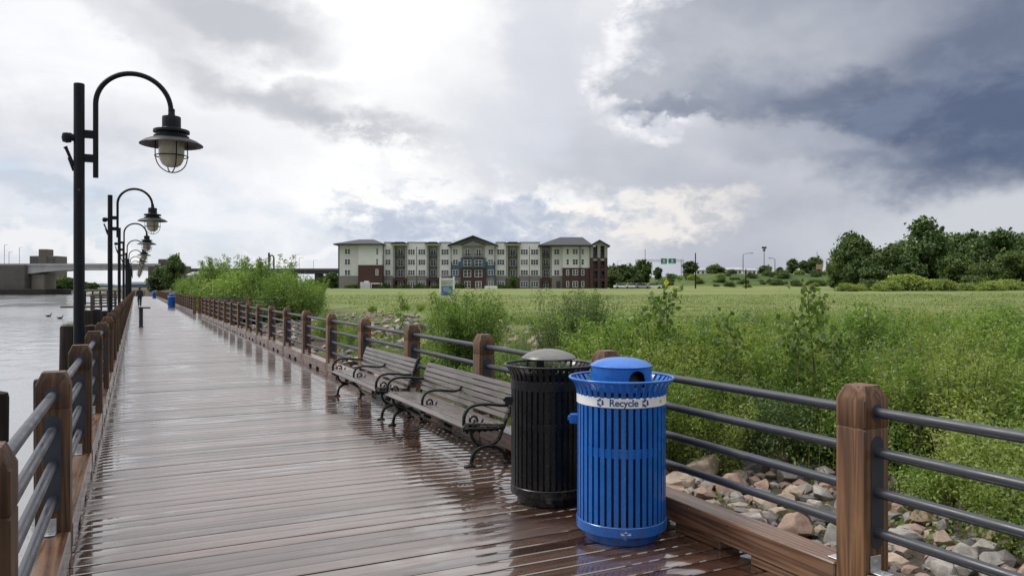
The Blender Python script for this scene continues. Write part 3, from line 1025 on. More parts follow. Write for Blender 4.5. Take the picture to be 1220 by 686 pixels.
def litter_bin(loc, face, blue, label, lid="hood"):
    """face: angle (in XY) of the side that carries the writing"""
    mp, ml = (M_BLUE, M_LINERB) if blue else (M_BLACK, M_LINERD)
    root = empty("litter_bin", loc, label, "litter bin", None, 0)
    n = 40
    prof = [(.298, .118), (.298, .30), (.298, .60), (.298, .90), (.300, .945), (.308, .985), (.324, 1.020), (.350, 1.050)]
    s = MB()
    for k in range(n):
        a = 2 * math.pi * (k + .5) / n
        er, et = Vector((math.cos(a), math.sin(a), 0)), Vector((-math.sin(a), math.cos(a), 0))
        hw, th = .0148, .0035
        vs = []
        for (r, z) in prof:
            for (i, q) in ((-hw, -th), (hw, -th), (hw, th), (-hw, th)):
                vs.append(er * (r + q) + et * i + Vector((0, 0, z)))
        fs = []
        for i in range(len(prof) - 1):
            for j_ in range(4):
                j2 = (j_ + 1) % 4
                fs.append((i * 4 + j_, i * 4 + j2, i * 4 + 4 + j2, i * 4 + 4 + j_))
        fs += [(0, 1, 2, 3), tuple(len(vs) - 4 + q for q in (3, 2, 1, 0))]
        s.add(vs, fs)
    s.build("slats", mp, root, 30)
    def torus(r, z, t, name, mat):
        m = MB()
        m.tube([(r * math.cos(a), r * math.sin(a), z) for a in np.linspace(0, 2 * math.pi, 72, endpoint=False)], t, 10, closed=True)
        return m.build(name, mat, root, 60)
    torus(.352, 1.053, .0095, "rim", mp)
    def ring(r0, r1, z0, z1, name, mat):
        m = MB()
        c = .003
        m.lathe([(r0, z0), (r1 - c, z0), (r1, z0 + c), (r1, z1 - c), (r1 - c, z1), (r0, z1), (r0, z0)], 72)
        return m.build(name, mat, root, 30)
    ring(.285, .307, .066, .132, "base_ring", mp)
    ring(.02, .252, .0, .0655, "foot", mp)
    ring(.284, .2935, .565, .625, "inner_band", mp)
    ring(.284, .2935, .905, .94, "inner_band", mp)
    if blue:
        bd = ring(.3018, .3045, .888, .952, "label_band", M_STICK)
        R0 = .3049
        v, f = text_mesh("Recycle", .062, .0005, .0009)
        tm = MB()
        for q_ in (-.0008, 0, .0008):
            tm.add(bend([(a_ + q_, b_, c_ + q_ * .15) for a_, b_, c_ in v], R0 + .0004, face + .06, .920), f)
        tm.build("lettering", M_INK, bd, 0)
        for da in (-.46, .54):
            rm = MB()
            for poly in recycle_polys(.047):
                rm.prism(poly, lambda a_, b_, d_, da=da: bend([(a_, b_, d_)], R0, face + da, .920)[0], 0, .0008)
            rm.build("recycle_symbol", M_INK, bd, 0)
        ym = MB()
        ym.prism([(-.014, -.010), (.016, -.010), (.016, .012), (-.014, .012)], lambda a_, b_, d_: bend([(a_, b_, d_)], R0, face + 1.02, .920)[0], 0, .0008)
        ym.build("sticker", M_YEL, bd, 0)
        # small pale maker's mark on the base ring
        lg = MB()
        mk = lambda a_, b_, d_: bend([(a_, b_, d_)], .3075, face + .10, .10)[0]
        lg.prism([(-.016, .004), (-.004, .006), (0, .014), (.006, .006), (.018, .004)], mk, 0, .0008)
        lg.prism([(-.034, -.003), (.034, -.003), (.034, .000), (-.034, .000)], mk, 0, .0008)
        lg.prism([(-.030, -.012), (.034, -.012), (.034, -.008), (-.030, -.008)], mk, 0, .0008)
        lg.build("maker_mark", M_STICK, root, 0)
    else:
        ring(.3018, .3045, .872, .945, "upper_band", mp)
    # liner can standing inside
    m = MB(); m.lathe([(.02, .10), (.262, .10), (.272, .88), (.262, .885), (.255, .12), (.02, .12)], 48, cap0=True, cap1=True)
    m.build("liner", ml, root, 40)
    root.scale = (.975, .975, 1)
    # hinge and latch box on the side
    hb = MB()
    a = face - 1.62
    M = Matrix.Rotation(a, 4, 'Z')
    hb.cbox(.296, .352, -.03, .03, .735, .80, .005, M=M)
    hb.cbox(.352, .366, -.02, .02, .755, .785, .003, M=M)
    hb.build("latch", mp, root, 30)
    if lid == "hood":
        rl = .2075
        z0, z1 = .97, 1.128
        l = MB()
        na, nz = 96, 24
        hole_a, hole_w, hole_z, hole_h = face + .56, .082, 1.045, .085
        def inside(an, z):
            dx_ = (((an - hole_a + math.pi) % (2 * math.pi)) - math.pi) * rl
            if z > hole_z: return (dx_ / hole_w) ** 2 * 1.6 + ((z - hole_z) / (hole_h * .78)) ** 2 < 1
            return abs(dx_) < hole_w * .79 and z > 1.0
        na, nz = 180, 40
        vs, fs = [], []
        for i in range(nz + 1):
            for k in range(na):
                an = 2 * math.pi * k / na
                vs.append((rl * math.cos(an), rl * math.sin(an), z0 + (z1 - z0) * i / nz))
        for i in range(nz):
            for k in range(na):
                an = 2 * math.pi * (k + .5) / na; z = z0 + (z1 - z0) * (i + .5) / nz
                if not inside(an, z):
                    k2 = (k + 1) % na
                    fs.append((i * na + k, i * na + k2, (i + 1) * na + k2, (i + 1) * na + k))
        l.add(vs, fs)
        l.lathe([(rl, z1), (rl + .004, z1 + .001), (rl + .005, z1 + .006), (rl - .004, z1 + .013), (.17, z1 + .034), (.11, z1 + .050), (.05, z1 + .057), (.001, z1 + .059)], 72)
        o = l.build("lid", mp, root, 30)
        sol = o.modifiers.new("shell", 'SOLIDIFY'); sol.thickness = .004; sol.offset = -1
        dk_ = MB(); dk_.lathe([(.19, .90), (.19, 1.0), (.14, 1.12), (.001, 1.124)], 40)
        dk_.build("lid_liner", M_LINERD, root, 40)
    else:
        l = MB()
        r = .217
        l.lathe([(.001, 1.098), (r - .004, 1.098), (r, 1.102), (r, 1.106), (r - .008, 1.115), (.17, 1.140), (.11, 1.161), (.05, 1.172), (.001, 1.175)], 72)
        ld = l.build("lid", simple("rain_bonnet", (.10, .096, .09), .3, .3, 8, bump=.05), root, 40)
        sp_ = MB()
        for da in (1.9, -1.1, 3.6):
            a_ = face + da
            sp_.cbox(.185, .195, -.012, .012, .88, 1.098, .002, M=Matrix.Rotation(a_, 4, 'Z'))
        sp_.build("lid_support", mp, root, 30)
        ps = MB(); ps.cbox(-.03, .03, -.004, .004, .86, 1.098, .002, M=Matrix.Translation((-.11, -.06, 0)) @ Matrix.Rotation(face + math.pi / 2, 4, 'Z'))
        ps.build("lid_post", mp, root, 30)
        rr_ = MB(); rr_.lathe([(.20, .985), (.205, .985), (.205, 1.0), (.20, 1.0), (.20, .985)], 60)
        rr_.build("lid_ring", mp, root, 30)
    return root

def facing(x, y): return math.atan2(-y, -x)
bx_, by_ = 2.916, 4.247
litter_bin((bx_, by_, 0), facing(bx_, by_), True, "blue slatted recycling bin with a white Recycle band standing beside the black bin")
kx_, ky_ = 2.90, 5.215
litter_bin((kx_, ky_, 0), facing(kx_, ky_), False, "black slatted litter bin with a flat domed rain lid between bench and blue bin", lid="dome")
for (u, D, lab) in ((204.3, 65.0, "distant blue bin beside the far right railing, the larger of the two down the boardwalk"), (183.8, 128.0, "tiny blue bin farthest down the boardwalk")):
    x, y = xy(u, D)
    litter_bin((x, y, 0), facing(x, y), True, lab)

# ---------------------------------------------------------------- street lamps
def lamp(loc, label):
    root = empty("street_lamp", loc, label, "street lamp", "gooseneck lamps along the river railing")
    m = MB(); m.tube([(0, 0, -1.6), (0, 0, 4.52)], [.074, .070], 20)
    m.lathe([(.072, 4.52), (.066, 4.535), (.001, 4.54)], 20)
    pole = m.build("pole", M_LAMP, root)
    h = MB(); h.tube([(.0, -.071, 3.03), (.0, -.075, 3.03)], .02, 10); h.build("bolt", M_STEEL, pole)
    AX = .205
    rad = .49
    pts = [(AX, 0, 3.22), (AX, 0, 4.27)]
    for a in np.linspace(math.pi, 0, 28)[1:]:
        pts.append((AX + rad + rad * math.cos(a), 0, 4.27 + rad * math.sin(a)))
    pts.append((AX + 2 * rad + .004, 0, 4.20))
    m = MB(); m.tube(pts, .036, 16)
    m.build("arm", M_LAMP, root)
    for z in (3.83, 3.49):
        b = MB(); b.cbox(.05, .19, -.035, .035, z - .055, z + .055, .006); b.build("arm_bracket", M_LAMP, root)
    # banner-bracket knuckle and its lever on the river side
    k = MB(); k.tube([(-.06, 0, 3.76), (-.13, 0, 3.78)], [.045, .06], 12)
    k.lathe([(.001, -.075), (.055, -.06), (.068, 0), (.055, .06), (.001, .075)], 16, c=(-.15, 0, 3.76))
    k.build("holder_knob", M_LAMP, root)
    lv = MB(); lv.tube([(-.17, 0, 3.63), (-.155, 0, 3.60), (-.085, 0, 3.42)], [.03, .022, .022], 10)
    lv.tube([(-.13, 0, 3.48), (-.07, 0, 3.30)], .016, 8)
    lv.cbox(-.10, -.05, -.03, .03, 3.36, 3.44, .005)
    lv.build("holder_lever", M_LAMP, root)
    HX = AX + 2 * rad + .008
    hd = MB()
    c = (HX, 0, 0)
    hd.lathe([(.001, 4.30), (.045, 4.30), (.048, 4.27), (.045, 4.235), (.05, 4.225), (.05, 4.19)], 20, c=c)
    hd.lathe([(.05, 4.19), (.125, 4.185), (.130, 4.17), (.130, 4.02), (.145, 4.005), (.248, 3.985), (.252, 3.97), (.252, 3.945), (.20, 3.94), (.20, 3.90), (.245, 3.895), (.247, 3.87), (.24, 3.86), (.06, 3.86)], 32, c=c)
    hd.build("lamp_housing", M_LAMP, root, 40)
    sh = MB(); sh.lathe([(.20, 3.875), (.26, 3.865), (.36, 3.825), (.43, 3.78), (.44, 3.765), (.43, 3.762), (.35, 3.795), (.25, 3.825), (.19, 3.84)], 40, c=c)
    sh.build("lamp_shade", M_LAMP, root, 50)
    gl = MB(); gl.lathe([(.178, 3.86), (.178, 3.70), (.176, 3.62), (.162, 3.54), (.13, 3.48), (.08, 3.445), (.001, 3.435)], 32, c=c)
    gl.build("lamp_glass", M_GLASS, root, 60)
    cg = MB()
    for k_ in range(4):
        a = k_ * math.pi / 2 + .25
        ca, sa = math.cos(a), math.sin(a)
        pr = [(.225, 3.87), (.228, 3.62), (.205, 3.50), (.15, 3.42), (.07, 3.372), (0.0, 3.36)]
        cg.tube(spline([(HX + r * ca, r * sa, z) for r, z in pr], 5), .0085, 6)
    cg.tube([(HX + .228 * math.cos(a), .228 * math.sin(a), 3.60) for a in np.linspace(0, 2 * math.pi, 32, endpoint=False)], .0085, 6, closed=True)
    cg.build("lamp_cage", M_LAMP, root, 60)
    return root
lamp_x, lamp_y, lamp_s = -.72, 12.35, 14.36
_lab = ["tall black gooseneck street lamp nearest the camera, behind the left railing", "second black gooseneck lamp along the left railing",
        "third gooseneck lamp along the left railing"]
lp0 = lamp((lamp_x, lamp_y, 0), _lab[0])
for i in range(1, 10):
    dup(lp0, (lamp_x, lamp_y + i * lamp_s, 0), 0, None, _lab[i] if i < 3 else "small far gooseneck lamp in the overlapping row beyond the third lamp, along the left railing")

# ---------------------------------------------------------------- little things on the boardwalk
x, y = xy(168, 32.1)
t_ = empty("path_post", (x, y, 0), "waist-high black steel post with a short flat arm standing out on the boardwalk", "post")
m = MB(); m.cbox(-.075, .075, -.05, .05, .01, .78, .008); m.build("post_shaft", M_STEEL, t_)
m = MB(); m.cbox(-.08, .36, -.09, .09, .782, .845, .01); m.build("flat_arm", M_STEEL, t_)
m = MB(); m.cbox(-.12, .12, -.1, .1, 0.001, .012, .003); m.build("base_plate", M_STEEL, t_)

# walking person, seen from behind
def skin_body(name, joints, edges, mat, parent, root_i=0, sub=2):
    me = bpy.data.meshes.new(name)
    me.from_pydata([q[0] for q in joints], edges, [])
    o = bpy.data.objects.new(name, me); COL.objects.link(o)
    mod = o.modifiers.new("skin", 'SKIN'); mod.use_smooth_shade = True
    lay = me.skin_vertices[0]
    for i, q in enumerate(joints):
        r = q[1] if hasattr(q[1], "__len__") else (q[1], q[1])
        lay.data[i].radius = r
    lay.data[root_i].use_root = True
    s = o.modifiers.new("sub", 'SUBSURF'); s.levels = sub; s.render_levels = sub
    dg = bpy.context.evaluated_depsgraph_get()
    res = bpy.data.meshes.new_from_object(o.evaluated_get(dg))
    bpy.data.objects.remove(o)
    res.materials.clear()
    for mt in (mat if isinstance(mat, (list, tuple)) else [mat]): res.materials.append(mt)
    res.shade_smooth()
    r = bpy.data.objects.new(name, res)
    return link(r, parent)
x, y = xy(166.4, 68.0)
pr = empty("person", (x, y, 0), "person in dark clothes walking far down the middle of the boardwalk", "person", None, R(6))
J = [((0, 0, .95), (.18, .14)), ((0, .01, 1.12), (.17, .13)), ((0, .0, 1.32), (.20, .14)), ((0, 0, 1.44), (.10, .08)), ((0, .015, 1.52), .055), ((0, .03, 1.60), (.078, .092)), ((0, .03, 1.69), (.07, .085)),
     ((.19, 0, 1.40), .078), ((.225, -.05, 1.14), .065), ((.235, .04, .93), .05), ((.25, .07, .85), (.026, .042)),
     ((-.19, 0, 1.40), .078), ((-.225, .06, 1.14), .065), ((-.23, .18, .96), .05), ((-.24, .22, .89), (.026, .042)),
     ((.10, .0, .86), .115), ((.10, .14, .50), .085), ((.10, .16, .10), .065), ((.10, .26, .045), (.045, .035)),
     ((-.10, 0, .86), .115), ((-.10, -.02, .48), .085), ((-.10, -.26, .13), .065), ((-.10, -.20, .04), (.045, .035))]
Eg = [(0, 1), (1, 2), (2, 3), (3, 4), (4, 5), (5, 6), (2, 7), (7, 8), (8, 9), (9, 10), (2, 11), (11, 12), (12, 13), (13, 14), (0, 15), (15, 16), (16, 17), (17, 18), (0, 19), (19, 20), (20, 21), (21, 22)]
body = skin_body("body", J, Eg, [M_CLOTH, M_SKIN], pr)
for p in body.data.polygons:
    z = p.center.z; 
    if z > 1.49 or (z < .91 and abs(p.center.x) > .2 and z > .8): p.material_index = 1
hr = MB(); hr.lathe([(.001, 1.795), (.06, 1.78), (.098, 1.73), (.105, 1.67), (.095, 1.60), (.08, 1.56)], 16, c=(0, .022, 0))
hr.build("hair", M_HAIR, pr, 80)

# two dark water birds
def bird(u, v, label, rz):
    D = FPX * (EYE + 1.2) / (v - 343)
    x, y = xy(u, D)
    r_ = empty("water_bird", (x, y, -1.2), label, "bird", None, rz)
    J = [((0, 0, .07), (.10, .085)), ((-.17, 0, .075), (.075, .06)), ((-.30, 0, .12), (.028, .02)), ((.15, 0, .085), (.08, .075)), ((.21, 0, .17), .042), ((.22, 0, .27), .034), ((.25, 0, .32), .045), ((.30, 0, .315), .026)]
    b = skin_body("body", J, [(0, 1), (1, 2), (0, 3), (3, 4), (4, 5), (5, 6), (6, 7)], M_FEATHER, r_)
    k = MB(); k.tube([(.315, 0, .312), (.40, 0, .298)], [.017, .007], 8); k.build("beak", M_BEAK, r_)
bird(58, 377, "small dark water bird floating on the river, the left one", R(20))
bird(71.5, 379.5, "dark water bird swimming on the river, the one closer to the lamp pole", R(-10))

# ---------------------------------------------------------------- timber in the water on the river side
def piling(x, y, top, r, label):
    t = MB()
    prof = [(r * 1.05, -2.4), (r, -1.2), (r * .97, top - .05), (r * .9, top - .01), (.001, top + .02)]
    t.lathe(prof, 14)
    o = t.build("piling", M_PILE, None, 40); o.location = (x, y, 0)
    o.rotation_euler = (rng.normal(0, .012), rng.normal(0, .012), rng.random() * 6)
    tag(o, label, "piling")
    return o
piling(-1.06, 7.45, .80, .12, "dark wet piling at the very left edge, beside the near railing")
piling(-1.10, 12.1, .42, .15, "short dark piling low beside the nearest lamp pole")
piling(-1.22, 17.6, .90, .16, "taller dark piling left of the nearest lamp pole")
piling(-.86, 18.4, .86, .16, "dark piling on the right of the nearest lamp pole, close to the railing")
for k, (dx_, dy_, tp) in enumerate(((0, 0, .78), (.32, .5, .80), (.62, 1.2, .72), (.2, 2.2, .74))):
    o = piling(-1.75 + dx_, 34 + dy_, tp, .19, "dark piling in the cluster beside the reeds beyond the first lamp")
    o["group"] = "pilings in the cluster"
x, y = xy(110, 70)
m = MB(); m.cbox(-.16, .16, -.16, .16, -2.2, zz(351, 70), .02); o = m.build("dock_post", M_DOCK); o.location = (x, y, 0)
tag(o, "square brown timber post at the end of the small dock fence", "post")
x0, y0 = xy(113, 70); x1, y1 = xy(139, 74)
fr = empty("dock_fence", (x0, y0, 0), "low dark fence of horizontal planks on the small dock left of the far railing", "fence", None, math.atan2(y1 - y0, x1 - x0))
Lf = math.hypot(x1 - x0, y1 - y0)
for z in (.15, .40, .66, .90):
    m = MB(); m.cbox(0, Lf, -.03, .03, z, z + .15, .01); m.build("plank", M_DOCK, fr)
for k in range(4):
    m = MB(); m.cbox(Lf * k / 3 - .06, Lf * k / 3 + .06, .032, .15, -2.0, 1.0, .01); m.build("fence_post", M_DOCK, fr)
m = MB(); m.cbox(-.3, Lf + .3, .16, 3.0, -.18, -.02, .01); m.build("dock_floor", M_DOCK, fr)
x, y = xy(108, 128)
pr_ = empty("river_pier", (x, y, 0), "far small pier on thin legs standing in the river beyond the dock fence", "pier", None, -TH)
for k in range(5):
    m = MB(); m.tube([(-.9 + k * 1.25, 0, -2.2), (-.9 + k * 1.25, 0, 1.05)], .13, 10); m.build("leg", M_PILE, pr_)
m = MB(); m.cbox(-1.4, 4.6, -1.2, 1.2, 1.052, 1.3, .02); m.build("pier_deck", M_DOCK, pr_)
m = MB(); m.cbox(-1.9, 4.4, -.1, .1, -1.0, -.8, .02); m.build("brace", M_DOCK, pr_)
# ---------------------------------------------------------------- bridge, tower, far side
def local(u0, D, zbase):
    x, y = xy(u0, D)
    k = D / FPX
    return (x, y, zbase), (lambda u: (u - u0) * k), (lambda v: EYE + (343 - v) * k - zbase)
D = 323.0
loc, sx, sz = local(100, D, -1.2)
br = empty("road_bridge", loc, "pale concrete road bridge crossing the river behind the lamps, with massive piers", "bridge", None, -TH)
m = MB()
# haunched girder: deeper at the piers
us_ = np.linspace(33, 190, 40)
top = lambda u: 316.0
bot = lambda u: 321.2 + 5.0 * max(0, 1 - (u - 33) / 58) ** 1.6 + 3 * max(0, 1 - (190 - u) / 40) ** 1.6
poly = [(sx(u), sz(top(u))) for u in us_] + [(sx(u), sz(bot(u))) for u in us_[::-1]]
m.prism(poly, lambda a, b, d: (a, d, b), 0, 11)
m.build("girder", M_CONC, br)
m = MB(); m.box(sx(-330), sx(1), -.5, 12, sz(320.5), sz(315.6)); m.build("approach_girder", M_CONC, br)
m = MB(); m.box(sx(1), sx(192), -.6, -.3, sz(316.1), sz(314.0)); m.box(sx(-330), sx(1), -.8, -.5, sz(315.7), sz(314.0)); m.build("parapet", M_CONC, br)
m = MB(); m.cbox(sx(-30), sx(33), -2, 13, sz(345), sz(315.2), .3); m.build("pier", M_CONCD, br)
m = MB(); m.cbox(sx(33.2), sz(0) * 0 + sx(49), 2, 11, sz(345), sz(326), .3); m.build("pier", simple("pier_concrete", (.22, .20, .165), .9, .2, .3), br)
m = MB(); m.cbox(sx(-40), sx(61), -4, 15, -.8, sz(344.2), .2); m.build("fender", M_FENDER, br)
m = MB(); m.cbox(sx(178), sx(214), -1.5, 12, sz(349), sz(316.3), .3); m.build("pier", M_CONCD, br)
m = MB(); m.cbox(sx(188), sx(206), 0, 9, sz(316), sz(308.5), .3); m.build("control_house", M_CONCD, br)
for u, h in ((-12, 292), (1.5, 291.5), (19.5, 294.5), (7, 300)):
    m = MB(); m.tube([(sx(u), 2, sz(315)), (sx(u), 2, sz(h))], .11, 6)
    m.tube([(sx(u), 2, sz(h)), (sx(u) + 1.6, 2, sz(h) + .15)], .07, 5); m.build("light_pole", M_LTSTEEL, br)
# elevated highway running on behind the bushes and the flats
loc, sx, sz = local(375, 345, 1.0)
hw = empty("elevated_highway", loc, "elevated highway on piers running behind the apartment building", "highway", None, -TH)
m = MB(); m.box(sx(214), sx(403), 0, 13, sz(325.8), sz(321.6)); m.box(sx(403), sx(742), 0, 13, sz(331), sz(327.8)); m.build("road_slab", M_STEEL, hw)
m = MB(); m.box(sx(214), sx(403), -.3, -.02, sz(322.4), sz(319.8)); m.box(sx(403), sx(742), -.3, -.02, sz(328.6), sz(326.6)); m.build("parapet", M_CONCD, hw)
for u in (250, 300, 344, 376, 412, 440, 700, 727, 741):
    m = MB(); m.cbox(sx(u) - 1.0, sx(u) + 1.0, 2, 11, -.5, sz(326 if u < 403 else 331.2), .1); m.build("pier", M_CONCD, hw)
for u, h in ((351, 303), (355, 307), (372, 310), (286, 304), (290, 306), (736, 311), (748, 313)):
    m = MB(); m.tube([(sx(u), 2, sz(322 if u < 500 else 328)), (sx(u), 2, sz(h))], .10, 6)
    m.tube([(sx(u), 2, sz(h)), (sx(u) + 2.0, 2, sz(h) + .2)], .06, 5); m.build("light_pole", M_LTSTEEL, hw)
loc, sx, sz = local(322, 380, 1.0)
lt = empty("lift_gantry", loc, "dark steel gantry with two uprights rising above the willow thicket", "gantry", None, -TH)
m = MB(); m.cbox(sx(319.2), sx(321), 0, 1, 0, sz(301), .05); m.build("upright", M_STEEL, lt)
m = MB(); m.cbox(sx(325.2), sx(326.6), 0, 1, 0, sz(307), .05); m.build("upright", M_STEEL, lt)
m = MB(); m.tube(spline([(sx(321), .5, sz(306.5)), (sx(323), .5, sz(304)), (sx(325.4), .5, sz(305.5)), (sx(325.9), .5, sz(308))], 6), .35, 8); m.build("crossbeam", M_STEEL, lt)
# brown block tower
loc, sx, sz = local(51, 560, 0.5)
tw = empty("tower_block", loc, "brown stepped tower block rising behind the bridge at the left", "tower", None, -TH)
m = MB(); m.cbox(sx(35), sx(67), 0, 14, 0, sz(304.8), .3); m.build("wall", M_BRICKBROWN, tw)
m = MB(); m.cbox(sx(46.3), sx(56.2), -.6, 8, 0.5, sz(296.8), .3); m.build("stair_tower", M_BRICKBROWN, tw)
for a_ in (37.5, 40.5, 43.5, 58.5, 61.5, 64.5):
    m = MB(); m.box(sx(a_) - .5, sx(a_) + .5, -.12, -.01, 2, sz(307)); m.build("window", M_PANE, tw)

# ---------------------------------------------------------------- apartment building
D = 226.0
loc, sx, sz = local(564, D, 1.15)
ap = empty("apartment_building", loc, "four storey apartment building with white, brick and teal walls across the field", "apartment building", None, -TH)
VB = 345.5                                   # below ground level
def wallp(u0, u1, v0, v1, y0, y1, mat, name="wall"):
    m = MB(); m.box(sx(u0), sx(u1), y0, y1, sz(v1), sz(v0)); return m.build(name, mat, ap, 0)
def winmesh(w, h, n=2, door=False):
    m = MB(); f = .12
    m.box(-w / 2 - f, w / 2 + f, -.09, 0, h, h + f); m.box(-w / 2 - f, w / 2 + f, -.11, 0, -f, 0)
    m.box(-w / 2 - f, -w / 2, -.088, 0, 0, h); m.box(w / 2, w / 2 + f, -.088, 0, 0, h)
    for k in range(1, n):
        x = -w / 2 + w * k / n; m.box(x - .07, x + .07, -.085, 0, 0, h)
    m.box(-w / 2, w / 2, -.075, 0, h * .5 - .035, h * .5 + .035)
    p = MB(); p.box(-w / 2, w / 2, -.05, -.004, 0, h)
    return m.mesh("window", M_WHITE, 0), p.mesh("pane", M_PANE, 0)
_wc = {}
def win(uc, v0, v1, y, wpx, n=2, frame="window", mat=None):
    w = wpx * D / FPX; h = (v1 - v0) * D / FPX
    key = (round(w, 2), round(h, 2), n)
    if key not in _wc: _wc[key] = winmesh(w, h, n)
    o = inst(frame, _wc[key][0], ap, (sx(uc), y, sz(v1)))
    inst("pane", _wc[key][1], o)
ROWS = ((297.3, 303.0), (309.4, 315.2), (321.9, 327.6), (335.6, 341.6))
# left wing
wallp(406.5, 429, 291, VB, -2.2, 15, M_SIDING2)
wallp(403.3, 406.4, 293, VB, -.5, 14, M_TRIM, "end_wall")
wallp(429.05, 456.5, 291, 316, -2.6, 15, M_SIDING)
wallp(429.05, 457.2, 316.05, VB, -2.9, 15, M_BRICK)
wallp(406.2, 428.9, 328.6, VB, -2.4, 3, M_STONE, "stone_base")
for r in range(3): win(415.9, *ROWS[r], -2.2, 6.0)
for r in range(2): win(451.2, ROWS[r][0] - .6, ROWS[r][1] + .4, -2.6, 1.7, 1)
win(451.2, ROWS[2][0] - .6, ROWS[2][1], -2.9, 2.2, 1)
# white body sections
def sect(u0, u1, wins, base=M_STONE):
    wallp(u0, u1, 289.0, 328.5, 0, 14, M_SIDING)
    wallp(u0, u1, 288.3, 289.0, -.15, 14, M_TRIM, "parapet_cap")
    wallp(u0, u1, 328.5, VB, -.12, 14, base, "stone_base")
    for uc, wp, n in wins:
        for r in range(3): win(uc, *ROWS[r], 0, wp, n)
        win(uc, ROWS[3][0], ROWS[3][1], -.12, wp, n)
sect(457.3, 468.4, [(462.2, 5.6, 2)])
sect(485, 508.4, [(490.2, 7.6, 3), (502.6, 7.8, 3)])
sect(523.4, 537.4, [(530.2, 8.2, 3)])
sect(590.2, 603, [(596.6, 8.2, 3)])
sect(618.8, 643.5, [(624.6, 8.2, 3), (636.8, 8.2, 3)])
def rails(u0, u1, z, y0, y1, name="balcony", mat=None):
    m = MB()
    x0, x1 = sx(u0), sx(u1)
    m.box(x0, x1, y0, y1, z - .22, z)
    m.box(x0, x1, y0, y0 + .06, z + 1.0, z + 1.07)
    for k in range(int((x1 - x0) / .16)):
        x = x0 + .08 + k * .16; m.box(x - .018, x + .018, y0 + .01, y0 + .05, z, z + 1.0)
    return m.build(name, M_TRIM, ap, 0)
def bay(u0, u1, canopy=True):
    wallp(u0, u1, 292.5, 331.0, .9, 14, M_SIDEOL)
    wallp(u0 + .1, u0 + 2.2, 292.5, 331.0, -.35, .88, M_SIDEOL, "bay_pier"); wallp(u1 - 2.2, u1 - .1, 292.5, 331.0, -.35, .88, M_SIDEOL, "bay_pier")
    wallp(u0, u1, 331.05, 334.4, -.45, 14, M_BRICK, "brick_base"); wallp(u0, u0 + 2.4, 334.45, VB, -.45, 14, M_BRICK, "brick_base"); wallp(u1 - 2.4, u1, 334.45, VB, -.45, 14, M_BRICK, "brick_base")
    wallp(u0 + 2.45, u1 - 2.45, 334.45, VB, .9, 14, M_BRICK, "brick_base")
    uc = (u0 + u1) / 2
    for r in range(3):
        win(uc, ROWS[r][0] - .3, ROWS[r][1] + 1.6, .9, 5.4, 2, "balcony_door")
        if r: rails(u0 + 2.3, u1 - 2.3, sz(ROWS[r - 1][1] + 2.2), -.5, .85)
    rails(u0 + 2.3, u1 - 2.3, sz(ROWS[2][1] + 2.2), -.5, .85)
    win(uc, ROWS[3][0] - .3, ROWS[3][1] + 1.2, .9, 5.6, 2, "balcony_door")
    if canopy:
        m = MB(); m.box(sx(u0 - 1.6), sx(u1 + 1.6), -1.9, 2, sz(292.4), sz(291.2)); m.build("canopy_soffit", M_WHITE, ap, 0)
        m = MB(); m.box(sx(u0 - 2), sx(u1 + 2), -2.2, 2.2, sz(291.1), sz(290.3))
        m.prism([(sx(u0 - 1), sz(290.2)), (sx(u1 + 1), sz(290.2)), (sx(u1 - 3), sz(288.4)), (sx(u0 + 3), sz(288.4))], lambda a, b, d: (a, d, b), -1.6, 2.0)
        m.build("canopy", M_ROOF, ap, 0)
bay(468.5, 484.9); bay(508.5, 523.3); bay(603.1, 618.7); bay(643.6, 657.2, False)
# gabled centre
wallp(537.5, 590.1, 292.6, 311.9, -.8, 15, M_SIDING2)
wallp(537.5, 549.2, 312, 330.4, -.82, 15, M_TEAL); wallp(578.8, 590.1, 312, 330.4, -.82, 15, M_TEAL)
wallp(537.5, 549.2, 330.45, VB, -.85, 15, M_STONE, "stone_base"); wallp(578.8, 590.1, 330.45, VB, -.85, 15, M_STONE, "stone_base")
wallp(549.25, 578.75, 307.0, 319.1, -1.5, 14, M_TEAL); wallp(549.25, 578.75, 319.15, VB, -1.55, 14, M_BRICK)
wallp(550.5, 577.5, 293.5, 306.9, -.95, 0, M_SIDEOL)
for uc in (542.8, 584.8):
    win(uc, *ROWS[0], -.8, 5.2); win(uc, ROWS[1][0], ROWS[1][1], -.82, 5.6); win(uc, ROWS[2][0], ROWS[2][1], -.82, 6.0); win(uc, ROWS[3][0], ROWS[3][1], -.85, 5.2)
for uc in (557.2, 570.3):
    win(uc, ROWS[0][0], ROWS[0][1] + 1.8, -.95, 5.2, 2, "balcony_door")
    win(uc, ROWS[1][0] + .6, ROWS[1][1] + 1.6, -1.5, 8.0, 2, "balcony_door"); win(uc, ROWS[2][0], ROWS[2][1] + 2.0, -1.55, 8.0, 2, "balcony_door")
    win(uc, ROWS[3][0], ROWS[3][1] + .8, -1.55, 6.5, 2, "balcony_door")
    rails(uc - 5, uc + 5, sz(319.0), -2.3, -1.56); rails(uc - 5, uc + 5, sz(306.8), -2.0, -.96)
